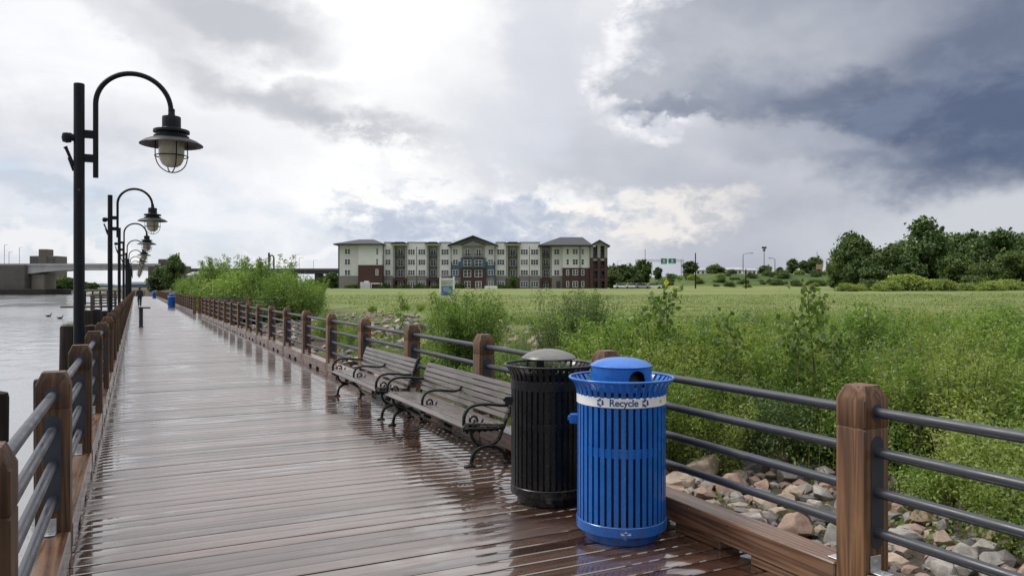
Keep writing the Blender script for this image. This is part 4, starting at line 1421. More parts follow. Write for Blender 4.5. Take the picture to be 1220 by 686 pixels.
# gable roof
def gable(u0, u1, ua, ve, va, y0, y1, name="roof"):
    m = MB(); t = .35
    x0, x1, xa, ze, za = sx(u0), sx(u1), sx(ua), sz(ve), sz(va)
    m.prism([(x0, ze), (xa, za), (x1, ze), (x1, ze - t), (xa, za - t * 1.2), (x0, ze - t)], lambda a, b, d: (a, d, b), y0, y1)
    return m.build(name, M_ROOF, ap, 0)
gable(534, 593.4, 564, 292.3, 281.0, -2.6, 16)
m = MB(); m.prism([(sx(538), sz(292.6)), (sx(590), sz(292.6)), (sx(564), sz(283.2))], lambda a, b, d: (a, d, b), -.7, -.3); m.build("gable_wall", M_SIDEOL, ap, 0)
gable(549, 579.5, 564, 292.4, 286.2, -3.0, -2.62, "gable_trim")
m = MB(); m.prism([(sx(551), sz(293.2)), (sx(577.5), sz(293.2)), (sx(564), sz(287.4))], lambda a, b, d: (a, d, b), -1.6, -1.2); m.build("gable_wall", M_SIDEOL, ap, 0)
# hip roofs
def hip(u0, u1, r0, r1, ve, vr, y0, y1, name="roof"):
    m = MB()
    x0, x1, a0, a1, ze, zr = sx(u0), sx(u1), sx(r0), sx(r1), sz(ve), sz(vr)
    ym = (y0 + y1) / 2
    v = [(x0, y0, ze), (x1, y0, ze), (x1, y1, ze), (x0, y1, ze), (a0, ym - 1.5, zr), (a1, ym - 1.5, zr), (a1, ym + 1.5, zr), (a0, ym + 1.5, zr)]
    v += [(x, y, ze - .35) for x, y in ((x0, y0), (x1, y0), (x1, y1), (x0, y1))]
    f = [(0, 1, 5, 4), (1, 2, 6, 5), (2, 3, 7, 6), (3, 0, 4, 7), (4, 5, 6, 7), (8, 9, 1, 0), (9, 10, 2, 1), (10, 11, 3, 2), (11, 8, 0, 3), (8, 11, 10, 9)]
    m.add(v, f); return m.build(name, M_ROOF, ap, 0)
hip(401, 459.5, 424, 441.5, 291.2, 284.0, -4.2, 17)
hip(641, 704.3, 668.5, 696, 292.6, 281.3, -4.2, 17)
wallp(641.5, 703.5, 292.7, 294.2, -3.2, 14, M_TRIM, "fascia")
# right wing
wallp(657.3, 669.8, 294.2, 328.5, -.3, 14, M_SIDING); wallp(657.3, 669.8, 328.55, VB, -.42, 14, M_STONE, "stone_base")
wallp(669.85, 701.8, 294.2, 319.2, -1.6, 14, M_SIDING); wallp(669.85, 701.8, 319.25, VB, -1.7, 14, M_BRICK)
for r in range(3): win(663.2, *ROWS[r], -.3, 5.6)
m = MB(); m.box(sx(662.6), sx(667.4), -.5, -.425, sz(343.2), sz(335)); m.build("doorway", M_TRIM, ap, 0)
for r in range(4):
    y = -1.6 if r < 2 else -1.7
    win(675.8, ROWS[r][0], ROWS[r][1], y, 2.4, 1); win(684.8, *ROWS[r], y, 5.6); win(693.6, *ROWS[r], y, 2.6, 1)
for u in (690.3, 481.5 + 149, 498 - .6, 538, 589.6):
    m = MB(); m.box(sx(u) - .09, sx(u) + .09, -1.95, -1.75, sz(343), sz(294)); m.build("downpipe", M_TRIM, ap, 0)
# brick end with balconies and its own gable
wallp(702, 723, 307.6, VB, 1.0, 15, M_BRICK); wallp(702, 723, 293.4, 307.5, 1.0, 15, M_SIDEOL)
for u in (702.2, 710.8, 719.2):
    wallp(u, u + 3.4, 307.6, VB, -2.4, .98, M_BRICK, "brick_pier"); wallp(u, u + 3.4, 293.4, 307.5, -2.4, .98, M_SIDEOL, "bay_pier")
for v in (307.5, 319.6, 331.6):
    for u in (705.65, 714.25): rails(u, u + 4.9, sz(v), -2.3, .98); wallp(u, u + 4.9, v + .6, v + 3.4, -2.2, -1.9, M_BRICK if v > 308 else M_SIDEOL, 'spandrel')
for r in range(4):
    for u in (708, 716.8): win(u, ROWS[r][0] - .3, ROWS[r][1] + 1.6, 1.0, 4.4, 2, "balcony_door")
gable(700.5, 725.4, 713, 293.3, 286.2, -3.2, 16)
m = MB(); m.prism([(sx(703), sz(293.4)), (sx(723), sz(293.4)), (sx(713), sz(288))], lambda a, b, d: (a, d, b), -2.3, -1.9); m.build("gable_wall", M_SIDEOL, ap, 0)

# things standing before the flats
loc, sx, sz = local(435, 222, 1.2)
c_ = empty("storage_container", loc, "white storage container with a hatch on top standing before the brick wall of the flats", "container", None, -TH)
m = MB(); m.cbox(sx(429), sx(440.6), 0, 2.4, -.2, sz(336.2), .06); m.build("body", M_WHITE, c_)
m = MB()
for k in range(7): m.box(sx(429.6 + k * 1.55), sx(429.6 + k * 1.55) + .08, -.05, -.004, -.1, sz(336.6))
m.build("ribs", M_LTSTEEL, c_); m = MB(); m.cbox(sx(433.6), sx(439), .3, 2, sz(336.1), sz(334.6), .04); m.build("hatch", M_WHITE, c_)
loc, sx, sz = local(449, 222, 1.2)
c_ = empty("gate_frame", loc, "pale gate frame beside the white container before the flats", "gate", None, -TH)
m = MB(); m.cbox(sx(441.8), sx(442.6), 0, .2, -.2, sz(337), .02); m.build("upright", M_WHITE, c_)
m = MB(); m.cbox(sx(454), sx(455), 0, .2, -.2, sz(337), .02); m.build("upright", M_WHITE, c_)
m = MB(); m.cbox(sx(441.6), sx(455.2), .21, .35, sz(338.3), sz(337), .02); m.build("crossbar", M_WHITE, c_)
loc, sx, sz = local(585, 214, 1.2)
c_ = empty("low_barrier", loc, "long low white barrier on the field edge before the flats", "barrier", None, -TH)
m = MB(); m.cbox(sx(577.5), sx(592.5), 0, .5, 0, sz(340.8), .05); m.build("rail_beam", M_WHITE, c_)
m = MB()
for k in range(4): m.box(sx(578.5 + k * 4.2), sx(579.3 + k * 4.2), .1, .4, -.3, -.004)
m.build("foot", M_LTSTEEL, c_)

# development sign in the field
D = 60.0
x, y = xy(533.5, D); zb = float(ground_z(x, y))
sg = empty("field_sign", (x, y, zb), "white framed development sign with a picture over a blue panel standing in the field", "sign", None, -TH)
k = D / FPX
fx = lambda u: (u - 533.5) * k
fz = lambda v: EYE + (343 - v) * k - zb
for u in (524.6, 540.6):
    m = MB(); m.cbox(fx(u) - .06, fx(u) + .06, -.06, .06, -.3, fz(329.3), .01); m.build("post", M_WHITE, sg)
m = MB(); m.cbox(fx(525.6), fx(539.6), -.04, .04, fz(333.5), fz(331.7), .008); m.build("crossbar", M_WHITE, sg)
pn = MB(); pn.cbox(fx(525.6), fx(539.6), -.02, .02, fz(352.4), fz(334), .004); pb = pn.build("panel", M_WHITE, sg)
q = MB(); q.box(fx(525.9), fx(539.3), -.026, -.0205, fz(352), fz(341)); q.build("blue_panel", simple("blue_sign_print", (.05, .12, .28), .5, .1, 3), pb, 0)
q = MB(); q.box(fx(525.9), fx(539.3), -.026, -.0205, fz(340.9), fz(334.4)); q.build("picture_panel", simple("building_picture_print", (.36, .38, .30), .5, .55, 1.7), pb, 0)
q = MB(); q.box(fx(528), fx(535), -.030, -.0265, fz(343.6), fz(342.6)); q.box(fx(527), fx(536.5), -.030, -.0265, fz(345.6), fz(344.8)); q.box(fx(528.5), fx(534.5), -.030, -.0265, fz(347.4), fz(346.8)); q.build("pale_print", simple("pale_print", (.45, .52, .62), .5, .1, 6), pb, 0)

# sign gantry over the highway ramp
D = 300.0
x, y = xy(786, D); zb = 1.4; k = D / FPX
fx = lambda u: (u - 786) * k
fz = lambda v: EYE + (343 - v) * k - zb
gt = empty("sign_gantry", (x, y, zb), "steel sign gantry carrying two green road signs", "gantry", None, -TH)
for u in (757.5, 760, 811.5, 814):
    m = MB(); m.tube([(fx(u), 0, -2), (fx(u), 0, fz(309.4))], .16, 8); m.build("upright", M_LTSTEEL, gt)
for v in (309.3, 311.3):
    m = MB(); m.tube([(fx(757.2), 0, fz(v)), (fx(814.4), 0, fz(v))], .13, 8); m.build("beam", M_LTSTEEL, gt)
for (a, b, v0, v1) in ((787.2, 794.3, 307.8, 314.6), (796.2, 805, 307.8, 314.2)):
    s_ = MB(); s_.cbox(fx(a), fx(b), -.5, -.3, fz(v1), fz(v0), .02); so = s_.build("sign_panel", M_GREENSIGN, gt)
    q = MB(); w_ = .09
    q.box(fx(a) + .1, fx(b) - .1, -.53, -.505, fz(v0) - .2, fz(v0) - .1); q.box(fx(a) + .1, fx(b) - .1, -.53, -.505, fz(v1) + .1, fz(v1) + .2)
    uc = (a + b) / 2
    q.box(fx(uc) - .32, fx(uc) + .32, -.53, -.505, fz(311.6), fz(309.4)); q.box(fx(uc - 2), fx(uc + 2), -.53, -.505, fz(313.2), fz(312.5))
    q.build("white_print", M_WHITE, so, 0)
# yellow warning sign
D = 218.0
x, y = xy(793.8, D); zb = float(ground_z(x, y))
yw = empty("warning_sign", (x, y, zb), "yellow diamond warning sign with a plate below it at the field's far edge", "sign", None, -TH)
zc = zz(336.6, D) - zb
m = MB(); m.tube([(0, .06, -.2), (0, .06, zc + .9)], .06, 8); m.build("post", M_LTSTEEL, yw)
m = MB(); m.prism([(-.85, 0), (0, -.85), (.85, 0), (0, .85)], lambda a, b, d: (a, d, zc + b), -.03, 0); m.build("diamond_plate", M_YSIGN, yw)
m = MB(); m.box(-.42, .42, -.03, 0, zc - 1.45, zc - .88); m.build("lower_plate", M_YSIGN, yw)
m = MB(); m.prism([(-.06, -.35), (.06, -.35), (.06, .1), (.22, .1), (0, .42), (-.22, .1), (-.06, .1)], lambda a, b, d: (a, d, zc + b), -.05, -.033); m.build("arrow_mark", M_TRIM, yw)

# poles against the sky
def pole(u, vt, D, r, label, arm=None, mat=None, vb=345, cluster=False):
    x, y = xy(u, D); zb = float(ground_z(x, y))
    zt = zz(vt, D) - zb
    p = empty("utility_pole" if mat is M_PILE else "light_pole", (x, y, zb), label, "pole", None, -TH)
    m = MB(); m.tube([(0, 0, -.5), (0, 0, zt)], [r * 1.2, r * .8], 8); m.build("shaft", mat or M_STEEL, p)
    if arm:
        m = MB(); m.tube(spline([(0, 0, zt - .05), (arm * .5, 0, zt + .35), (arm, 0, zt + .45)], 5), r * .6, 6); m.build("arm", mat or M_STEEL, p)
        m = MB(); m.cbox(arm - .1 if arm > 0 else arm - .9, arm + .9 if arm > 0 else arm + .1, -.2, .2, zt + .36, zt + .56, .05); m.build("lamp_head", mat or M_STEEL, p)
    if cluster:
        for i in range(4):
            a = i * math.pi / 2
            m = MB(); m.cbox(.15, .8, -.25, .25, zt - .6 - .9 * (i % 2), zt + .1 - .9 * (i % 2), .05, M=Matrix.Rotation(a, 4, 'Z')); m.build("lamp_head", M_STEEL, p)
    return p
pole(828.6, 301.3, 205, .17, "dark wooden utility pole right of the green road signs", mat=M_PILE)
pole(888.6, 320.4, 190, .16, "short dark wooden pole standing at the foot of the green embankment", mat=M_PILE)
pole(885.3, 303.2, 262, .12, "slim street light with a long arm to the right on the embankment", arm=2.6)
pole(910.4, 294.2, 275, .12, "tall mast with a cluster of lights at its top above the embankment", cluster=True)
pole(923.3, 309.0, 270, .12, "thin light pole with an arm to the left right of the tall mast", arm=-1.4)
pole(768.6, 297.0, 320, .13, "tall thin pole behind the left half of the sign gantry")
pole(973.5, 300.0, 290, .11, "thin pole beside the dark tree left of the big woods")
pole(319.0, 350, 30, .01, "thin pole") if False else None
# orange board and low far houses on the embankment
x, y = xy(976.5, 268); zb = float(ground_z(x, y))
ob = empty("roadside_board", (x, y, zb), "faded orange board seen through the sapling left of the woods", "board", None, -TH)
zc = zz(318, 268) - zb
m = MB(); m.cbox(-1.1, 1.1, -.1, .1, zc - .9, zc + .8, .03); m.build("board_panel", M_ORANGE, ob)
m = MB(); m.box(-.9, -.75, .105, .25, -.3, zc + .5); m.build("upright", M_STEEL, ob); m = MB(); m.box(.75, .9, .105, .25, -.3, zc + .5); m.build("upright", M_STEEL, ob)
def far_house(u0, u1, vr, ve, D, label, mat):
    x, y = xy((u0 + u1) / 2, D); zb = float(ground_z(x, y)); k = D / FPX
    h = empty("low_house", (x, y, zb), label, "house", None, -TH)
    w2 = (u1 - u0) / 2 * k; ze = zz(ve, D) - zb; zr = zz(vr, D) - zb
    m = MB(); m.box(-w2, w2, 0, 9, -1, ze); m.build("wall", mat, h, 0)
    m = MB(); m.prism([(-.6, ze + .02), (9.6, ze + .02), (4.5, zr)], lambda a, b, d: (d, a, b), -w2 - .5, w2 + .5); m.build("roof", simple("far_roof", (.33, .33, .35), .7, .15, .5), h, 0)
    for i in range(max(2, int(w2))):
        m = MB(); xx = -w2 + 1.2 + i * (2 * w2 - 2.4) / max(1, max(2, int(w2)) - 1)
        m.box(xx - .5, xx + .5, -.06, -.004, ze - 1.9, ze - .7); m.build("window", M_PANE, h, 0)
far_house(829, 846, 319.4, 321.6, 400, "long low pale roofed house right of the utility pole on the embankment", M_SIDING)
far_house(847, 860, 320.4, 322.2, 420, "small low house next to the long pale roof on the embankment", M_SIDEOL)
far_house(866, 884, 318.6, 321.2, 410, "low house under a grey roof left of the street light", M_SIDING2)
far_house(886, 901, 319.8, 321.8, 430, "low house half hidden behind the slim street light", M_SIDING)
far_house(224, 242, 323.5, 327.5, 240, "white roofed house peeping over the willow thicket by the bridge pier", M_WHITE)
# parked cars at the field's far edge
def car(u, D, label, mat):
    x, y = xy(u, D); zb = float(ground_z(x, y))
    c = empty("parked_car", (x, y, zb), label, "car", "cars at the field's far edge", -TH)
    b = MB(); b.prism([(-2.2, .35), (2.2, .35), (2.25, .7), (2.1, .85), (1.2, .95), (-2.1, .95), (-2.25, .7)], lambda a, q, d: (a, d, q), -.85, .85); b.build("body", mat, c, 30)
    g = MB(); g.prism([(-1.9, .952), (1.15, .952), (.45, 1.42), (-1.45, 1.42)], lambda a, q, d: (a, d, q), -.72, .72); g.build("windows", M_CARGLASS, c, 30)
    r = MB(); r.prism([(-1.5, 1.422), (.5, 1.422), (.4, 1.48), (-1.4, 1.48)], lambda a, q, d: (a, d, q), -.73, .73); r.build("roof", mat, c, 30)
    for xx in (-1.4, 1.4):
        for yy in (-.86, .66):
            wv = MB(); wv.tube([(xx, yy, .33), (xx, yy + .2, .33)], .33, 14); wv.build("wheel", M_TYRE, c)
car(741, 212, "white car farthest left at the field's far edge, beside the flats", M_WHITE)
car(754, 214, "white car second from the flats at the field's far edge", M_WHITE)
car(765, 211, "silver car in the middle of the row at the field's far edge", M_LTSTEEL)
car(779, 216, "pale car nearest the yellow sign at the field's far edge", M_WHITE)
# ---------------------------------------------------------------- vegetation
def leaf_quads(P, Nn, size, aspect, tint, mat, name, droop=.0, fold=True):
    """one pointed leaf per point: P centre, Nn facing normal, random spin"""
    n = len(P)
    Nn = Nn / np.linalg.norm(Nn, axis=1, keepdims=True)
    rv = rng.normal(size=(n, 3)); rv[:, 2] += droop
    T = rv - Nn * (rv * Nn).sum(1, keepdims=True)
    T /= np.linalg.norm(T, axis=1, keepdims=True) + 1e-9
    B = np.cross(Nn, T)
    s = (size if hasattr(size, "__len__") else np.full(n, size))[:, None]
    asp = aspect
    a = P - T * s * .5
    b = P + B * s * asp * .5 + T * s * -.06 + Nn * s * .06
    c = P + T * s * .5 - Nn * s * .08
    d_ = P - B * s * asp * .5 + T * s * -.06 + Nn * s * .06
    V = np.stack([a, b, c, d_], 1).reshape(-1, 3)
    me = bpy.data.meshes.new(name)
    me.vertices.add(4 * n); me.loops.add(4 * n); me.polygons.add(n)
    me.vertices.foreach_set("co", V.ravel().astype('f'))
    me.loops.foreach_set("vertex_index", np.arange(4 * n, dtype='i'))
    me.polygons.foreach_set("loop_start", np.arange(0, 4 * n, 4, dtype='i'))
    me.update(calc_edges=True)
    me.materials.append(mat)
    at = me.attributes.new("tint", 'FLOAT', 'FACE')
    at.data.foreach_set("value", np.clip(tint, 0, 1).astype('f'))
    me.validate()
    return me

def in_ball(n, shell=.5):
    v = rng.normal(size=(n, 3)); v /= np.linalg.norm(v, axis=1, keepdims=True)
    r = (shell + (1 - shell) * rng.random(n)) ** (1 / 1.6)
    return v * r[:, None], v

def crown(blobs, n_per, size, aspect, mat, name, shell=.35, up=.5, sizevar=.35, cl=0, droop=0.0):
    """blobs: (centre, radii, weight). leaves gathered in small sprays inside each blob"""
    Ps, Ns, ts = [], [], []
    for (c, r, wgt) in blobs:
        k = int(n_per * wgt)
        ns = max(6, k // (cl or 14))
        sc, sn = in_ball(ns, shell)
        bt = rng.normal(.5, .16)
        idx = rng.integers(0, ns, k)
        sr = .16 + .12 * rng.random(ns)
        p = sc[idx] + rng.normal(size=(k, 3)) * sr[idx][:, None]
        p = p * np.array(r) + np.array(c)
        nn = sn[idx] * .7 + rng.normal(size=(k, 3)) * .75 + np.array([0, 0, up])
        Ps.append(p); Ns.append(nn)
        ts.append(np.clip(bt + (rng.random(ns)[idx] - .5) * .5 + rng.normal(0, .16, k), 0, 1))
    P = np.concatenate(Ps); Nn = np.concatenate(Ns); t = np.concatenate(ts)
    s = size * (1 + sizevar * rng.normal(size=len(P))).clip(.45, 1.9)
    return leaf_quads(P, Nn, s, aspect, t, mat, name, droop)

def stems(paths, mat, name, n=5):
    m = MB()
    for pts, r0, r1 in paths:
        m.tube(pts, list(np.linspace(r0, r1, len(pts))), n)
    return m.mesh(name, mat, 60)

class Plant:
    """a kind of plant: two meshes (foliage, stem) that its copies share"""
    def __init__(self, fol, st, fname="foliage", sname="stem"):
        self.f, self.s, self.fn, self.sn = fol, st, fname, sname
    def put(self, name, x, y, sc, label, cat, group=None, z=None, rz=None, sz=None):
        z = float(ground_z(x, y)) if z is None else z
        e = empty(name, (x, y, z - .03), label, cat, group, rng.random() * 6.28 if rz is None else rz)
        e.scale = (sc, sc, sz or sc)
        inst(self.fn, self.f, e); inst(self.sn, self.s, e)
        return e

def bushy(seed, h, w, nb, nleaf, size, aspect, mat, name, shell=.3, droop=0.0, low=.12, cl=0):
    """multi-stemmed shrub of height h and half width w with an uneven outline"""
    global rng
    rs = np.random.default_rng(seed)
    bl, st = [], []
    for i in range(nb):
        a = rs.random() * 6.283
        q = math.sqrt(rs.random()) * w * .72
        hh = h * (.45 + .55 * rs.random()) * (1 - .35 * (q / w) ** 2)
        zc = max(h * low + .1 * h, hh - h * .2)
        r = w * (.26 + .2 * rs.random())
        bl.append(((q * math.cos(a), q * math.sin(a), zc), (r, r, h * (.16 + .14 * rs.random())), .6 + .8 * rs.random()))
        if rs.random() < .75:
            bl.append(((q * 1.05 * math.cos(a + .2), q * 1.05 * math.sin(a + .2), zc * .5), (r * 1.05, r * 1.05, h * .24), .6))
        b = (q * .25 * math.cos(a), q * .25 * math.sin(a), -.05)
        st.append(([b, (q * .55 * math.cos(a) + rs.normal(0, .04), q * .55 * math.sin(a) + rs.normal(0, .04), zc * .55), (q * math.cos(a), q * math.sin(a), hh * 1.02)], .012 * h + .004, .004))
    return Plant(crown(bl, nleaf / nb, size, aspect, mat, name + "_foliage", shell, .5, .35, cl, droop), stems(st, M_STEM if h < 2.2 else M_BARK, name + "_stem"))

def wands(seed, h, w, ns, nleaf, size, aspect, mat, name, spread=.35):
    """upright stalks leafed along their length (weedy, willow-like)"""
    rs = np.random.default_rng(seed)
    P, Nn, T, st = [], [], [], []
    for i in range(ns):
        a = rs.random() * 6.283; q = math.sqrt(rs.random()) * w
        bx, by = q * .45 * math.cos(a), q * .45 * math.sin(a)
        tx, ty = q * math.cos(a) + rs.normal(0, .08), q * math.sin(a) + rs.normal(0, .08)
        hh = h * (.55 + .45 * rs.random())
        pts = [(bx, by, -.05), (bx + (tx - bx) * .35, by + (ty - by) * .35, hh * .5), (tx, ty, hh)]
        sp = [np.array(p) for p in spline(pts, 8)]
        st.append((sp, .006 + .003 * h, .002))
        k = int(nleaf / ns)
        for _ in range(k):
            t = (.18 + .82 * rs.random() ** .8) * (len(sp) - 1)
            i0 = int(t); p = sp[min(i0, len(sp) - 1)]
            rad = (.10 + .13 * (1 - t / len(sp))) * h * spread
            P.append(p + rs.normal(size=3) * rad * np.array([1, 1, .6])); Nn.append(rs.normal(size=3) * .8 + np.array([0, 0, .7])); T.append(.5 + .3 * (rs.random() - .5) + .25 * (i % 5 - 2) / 2)
    P = np.array(P); Nn = np.array(Nn)
    s = size * rng.uniform(.6, 1.4, len(P))
    return Plant(leaf_quads(P, Nn, s, aspect, np.array(T) + rng.normal(0, .12, len(P)), mat, name + "_foliage"), stems(st, M_STEM, name + "_stem", 4))

def sapling(seed, h, nleaf, size, mat, name):
    """thin sapling of large hanging leaves, see-through"""
    rs = np.random.default_rng(seed)
    lean = rs.normal(0, .06, 2) * h
    tr = [np.array(p) for p in spline([(0, 0, -.1), (lean[0] * .3, lean[1] * .3, h * .4), (lean[0], lean[1], h)], 10)]
    st = [(tr, .014 * h ** .5, .004)]
    P, Nn, T = [], [], []
    def leaf(p):
        P.append(p); Nn.append(rs.normal(size=3) * np.array([1, 1, .35]) + np.array([0, 0, .25])); T.append(rs.random())
    for i in range(13):
        t = .25 + .72 * (i + rs.random()) / 13
        b = tr[int(t * (len(tr) - 1))]
        a = rs.random() * 6.283; L = h * (.30 - .22 * t) * (1 + .4 * rs.random())
        e = b + np.array([math.cos(a) * L, math.sin(a) * L, L * .75])
        sp = [np.array(p) for p in spline([b, (b + e) / 2 + np.array([0, 0, -.02]), e], 5)]
        st.append((sp, .006, .002))
        for _ in range(int(nleaf / 15)):
            leaf(sp[rs.integers(2, len(sp))] + rs.normal(size=3) * np.array([.05, .05, .05]) * h * .6)
    for _ in range(int(nleaf / 8)):
        leaf(tr[-1 - rs.integers(0, 6)] + rs.normal(size=3) * .05 * h)
    P = np.array(P); s = size * rs.uniform(.5, 1.25, len(P))
    return Plant(leaf_quads(P, np.array(Nn), s, .85, np.array(T), mat, name + "_foliage", -.8), stems(st, M_STEM, name + "_stem", 5))

# the kinds
K_FRESH = bushy(1, 1.35, .95, 15, 10500, .043, .5, M_LEAF_FRESH, "fresh_shrub")
K_FRESH2 = bushy(2, 1.2, 1.0, 16, 10500, .038, .5, M_LEAF_FRESH, "fresh_shrub")
K_OLIVE = bushy(3, 1.3, .95, 14, 10000, .040, .42, M_LEAF_OLIVE, "olive_shrub")
K_OLIVE2 = bushy(4, 1.15, .9, 14, 10000, .035, .42, M_LEAF_OLIVE, "olive_shrub")
K_YELL = wands(5, 1.3, .75, 42, 9500, .045, .30, M_LEAF_YELLOW, "tall_weed")
K_FRESHY = bushy(17, 1.35, 1.0, 16, 11000, .040, .5, M_LEAF_YELLOW, "fresh_shrub")
K_YELL2 = wands(16, 1.35, .7, 40, 7500, .055, .4, M_LEAF_FRESH, "tall_weed")
K_WAND = wands(6, 2.15, 1.0, 95, 20000, .066, .34, M_LEAF_FRESH, "willow_shrub", .3)
K_WANDO = wands(7, 2.0, .85, 65, 12500, .058, .32, M_LEAF_OLIVE, "willow_shrub", .3)
K_SAP = sapling(8, 2.25, 560, .088, M_LEAF_BROAD, "sapling")
K_SAP2 = sapling(9, 2.0, 460, .08, M_LEAF_BROAD, "sapling")
K_WILLOW = bushy(10, 4.2, 3.2, 26, 15000, .15, .4, M_LEAF_FRESH, "thicket_willow", .3)
K_WILLOW2 = bushy(11, 3.6, 3.0, 24, 13000, .15, .4, M_LEAF_FRESH, "thicket_willow", .3)
K_WILLOW3 = wands(15, 4.7, 2.3, 80, 15000, .17, .36, M_LEAF_FRESH, "thicket_willow", .2)
K_HDARK = bushy(13, 3.0, 3.0, 16, 4200, .30, .6, M_LEAF_MID, "dark_shrub", .35)
K_HEDGE = bushy(12, 3.0, 3.2, 18, 5200, .28, .6, M_LEAF_YELLOW, "field_shrub", .35)

def at_px(u, D):
    return xy(u, D)

# --- shrubs one can point at
def shrub(kind, u, D, sc, label, name="shrub", cat="shrub", group=None, sz=None):
    x, y = xy(u, D)
    return kind.put(name, x, y, sc, label, cat, group, sz=sz)
shrub(K_WAND, 552, 16.8, 1.02, "big rounded willowy shrub of fine upright stalks beyond the benches, before the field sign")
shrub(K_WANDO, 672, 16.2, 1.0, "upright loose willowy shrub standing alone behind the black litter bin")
shrub(K_WANDO, 698, 16.6, .9, "slimmer loose shrub leaning against the upright willowy one behind the black bin")
shrub(K_FRESH, 590, 13.4, .85, "low fresh green shrub at the right foot of the big rounded willowy shrub")
shrub(K_FRESH2, 512, 18.0, .85, "low fresh green shrub at the left foot of the big rounded willowy shrub")
shrub(K_SAP, 977, 9.3, .88, "tall thin sapling with large pale leaves standing out against the woods and field", "sapling", "sapling")
shrub(K_SAP2, 801, 10.6, 1.02, "tall thin sapling with large leaves rising before the utility pole", "sapling", "sapling")
shrub(K_SAP2, 858, 9.2, .86, "leafy sapling between the two tallest ones, right of the utility pole", "sapling", "sapling")
shrub(K_SAP, 742, 12.5, .72, "small sapling with scattered leaves beside the parked cars' line of sight", "sapling", "sapling")
shrub(K_SAP2, 950, 9.0, .78, "smaller sapling close on the left of the tall one before the embankment", "sapling", "sapling")
shrub(K_SAP2, 1008, 9.0, .74, "short sapling with big leaves close on the right of the tall sapling", "sapling", "sapling")
shrub(K_SAP2, 476, 27.0, .80, "single slim sapling among the rocks left of the field sign", "sapling", "sapling")
shrub(K_YELL, 418, 27.5, .75, "pointed upright weed clump among the rocks below the white container", "weed_clump", "weed")
shrub(K_FRESH, 393, 30, .9, "low green bush right of the willow thicket at the field's corner")

# --- the thicket right of the bins: indistinct shrubs of three looks
labs = {
    'f': ("fresh green shrub in the dense thicket between the rocks and the field", "fresh shrubs in the thicket"),
    'o': ("dull olive green shrub in the dense thicket between the rocks and the field", "olive shrubs in the thicket"),
    'y': ("yellowish tall weed clump in the thicket between the rocks and the field", "weed clumps in the thicket"),
}
kinds = {'f': (K_FRESH, K_FRESH2), 'o': (K_OLIVE, K_OLIVE2), 'y': (K_YELL, K_YELL)}
rt_ = random.Random(21)
placed = []
def rockline(y):        # where the bushes begin, seen from the rail
    return 6.75 - .10 * max(0, y - 5.5) - .35 * max(0, 2 - y) + .35 * math.sin(y * .9) + .25 * math.sin(y * 2.3 + 1)
tries = 0
while len(placed) < 118 and tries < 12000:
    tries += 1
    y = rt_.uniform(-6.5, 14.5); x = rt_.uniform(5.3, 16.5)
    if x < rockline(y) + .5: continue
    D = x * ST + y * CT; lat = x * CT - y * ST
    u = 610 + FPX * lat / D if D > .5 else 9999
    if u < 700 or u > 2100: continue
    # rock clearing left of the thicket
    if 715 < u < 790 and 17 < D < 22: continue
    dmin = .88 if x < 8.5 else 1.02
    if any((x - a) ** 2 + (y - b) ** 2 < dmin * dmin for a, b in placed): continue
    placed.append((x, y))
    k = rt_.choices('foy', (.46, .26, .28))[0]
    if 760 < u < 900 and D > 8: k = rt_.choices('foy', (.2, .2, .6))[0]
    if u > 1130 and x < 7.6: k = 'f'
    sc = rt_.uniform(.74, 1.16) * (1.0 if x < 11 else .80)
    lab, grp = labs[k]
    rt_.choice(kinds[k]).put("weed_clump" if k == 'y' else "shrub", x, y, sc, lab, "weed" if k == 'y' else "shrub", grp)

shrub(K_FRESHY, 1190, 6.95, .82, "bright yellow green shrub close behind the railing at the right edge, lighter than its neighbours")
shrub(K_FRESHY, 1255, 6.1, .72, "bright yellow green shrub cut off by the right edge behind the railing")
# tall feathery weeds standing up against the field
for i, (u, D, s) in enumerate(((742, 11.5, 1.15), (762, 10.4, 1.2), (778, 12.2, 1.25), (800, 11.2, 1.3), (822, 10.0, 1.15), (838, 12.0, 1.28), (856, 10.8, 1.2), (872, 11.8, 1.22), (893, 10.4, 1.05), (728, 13.2, 1.2), (915, 11.0, 1.12), (940, 10.2, 1.05), (965, 9.6, 1.0), (1000, 9.8, 1.0), (1045, 9.0, .95), (1095, 8.6, .95), (1150, 8.4, .95), (1205, 8.2, 1.0), (785, 9.3, .95), (845, 9.0, .9))):
    x, y = xy(u, D)
    (K_YELL if i % 3 else K_YELL2).put("weed_clump", x, y, s, "tall feathery yellow green weed clump standing up before the field, beyond blue bin and rail", "weed", "tall weeds beyond the blue bin")

# --- low bushes scattered over the bank behind the benches
placed2 = []
for i in range(4000):
    if len(placed2) > 38: break
    y = rt_.uniform(9, 44); x = rt_.uniform(4.6, 16.5)
    D = x * ST + y * CT; lat = x * CT - y * ST; u = 610 + FPX * lat / D
    if not 385 < u < 745: continue
    if any((x - a) ** 2 + (y - b) ** 2 < 1.7 ** 2 for a, b in placed2): continue
    v = 343 + FPX * (EYE - float(ground_z(x, y))) / D
    if abs(v - 386) < 13 and (u < 520 or 610 < u < 660 or u > 715): continue      # bare rocks
    placed2.append((x, y))
    k = rt_.choices('foy', (.5, .2, .3))[0]
    rt_.choice(kinds[k]).put("weed_clump" if k == 'y' else "shrub", x, y, rt_.uniform(.35, .62), "low young bush scattered on the rocky bank behind the benches", "shrub", "young bushes on the bank")

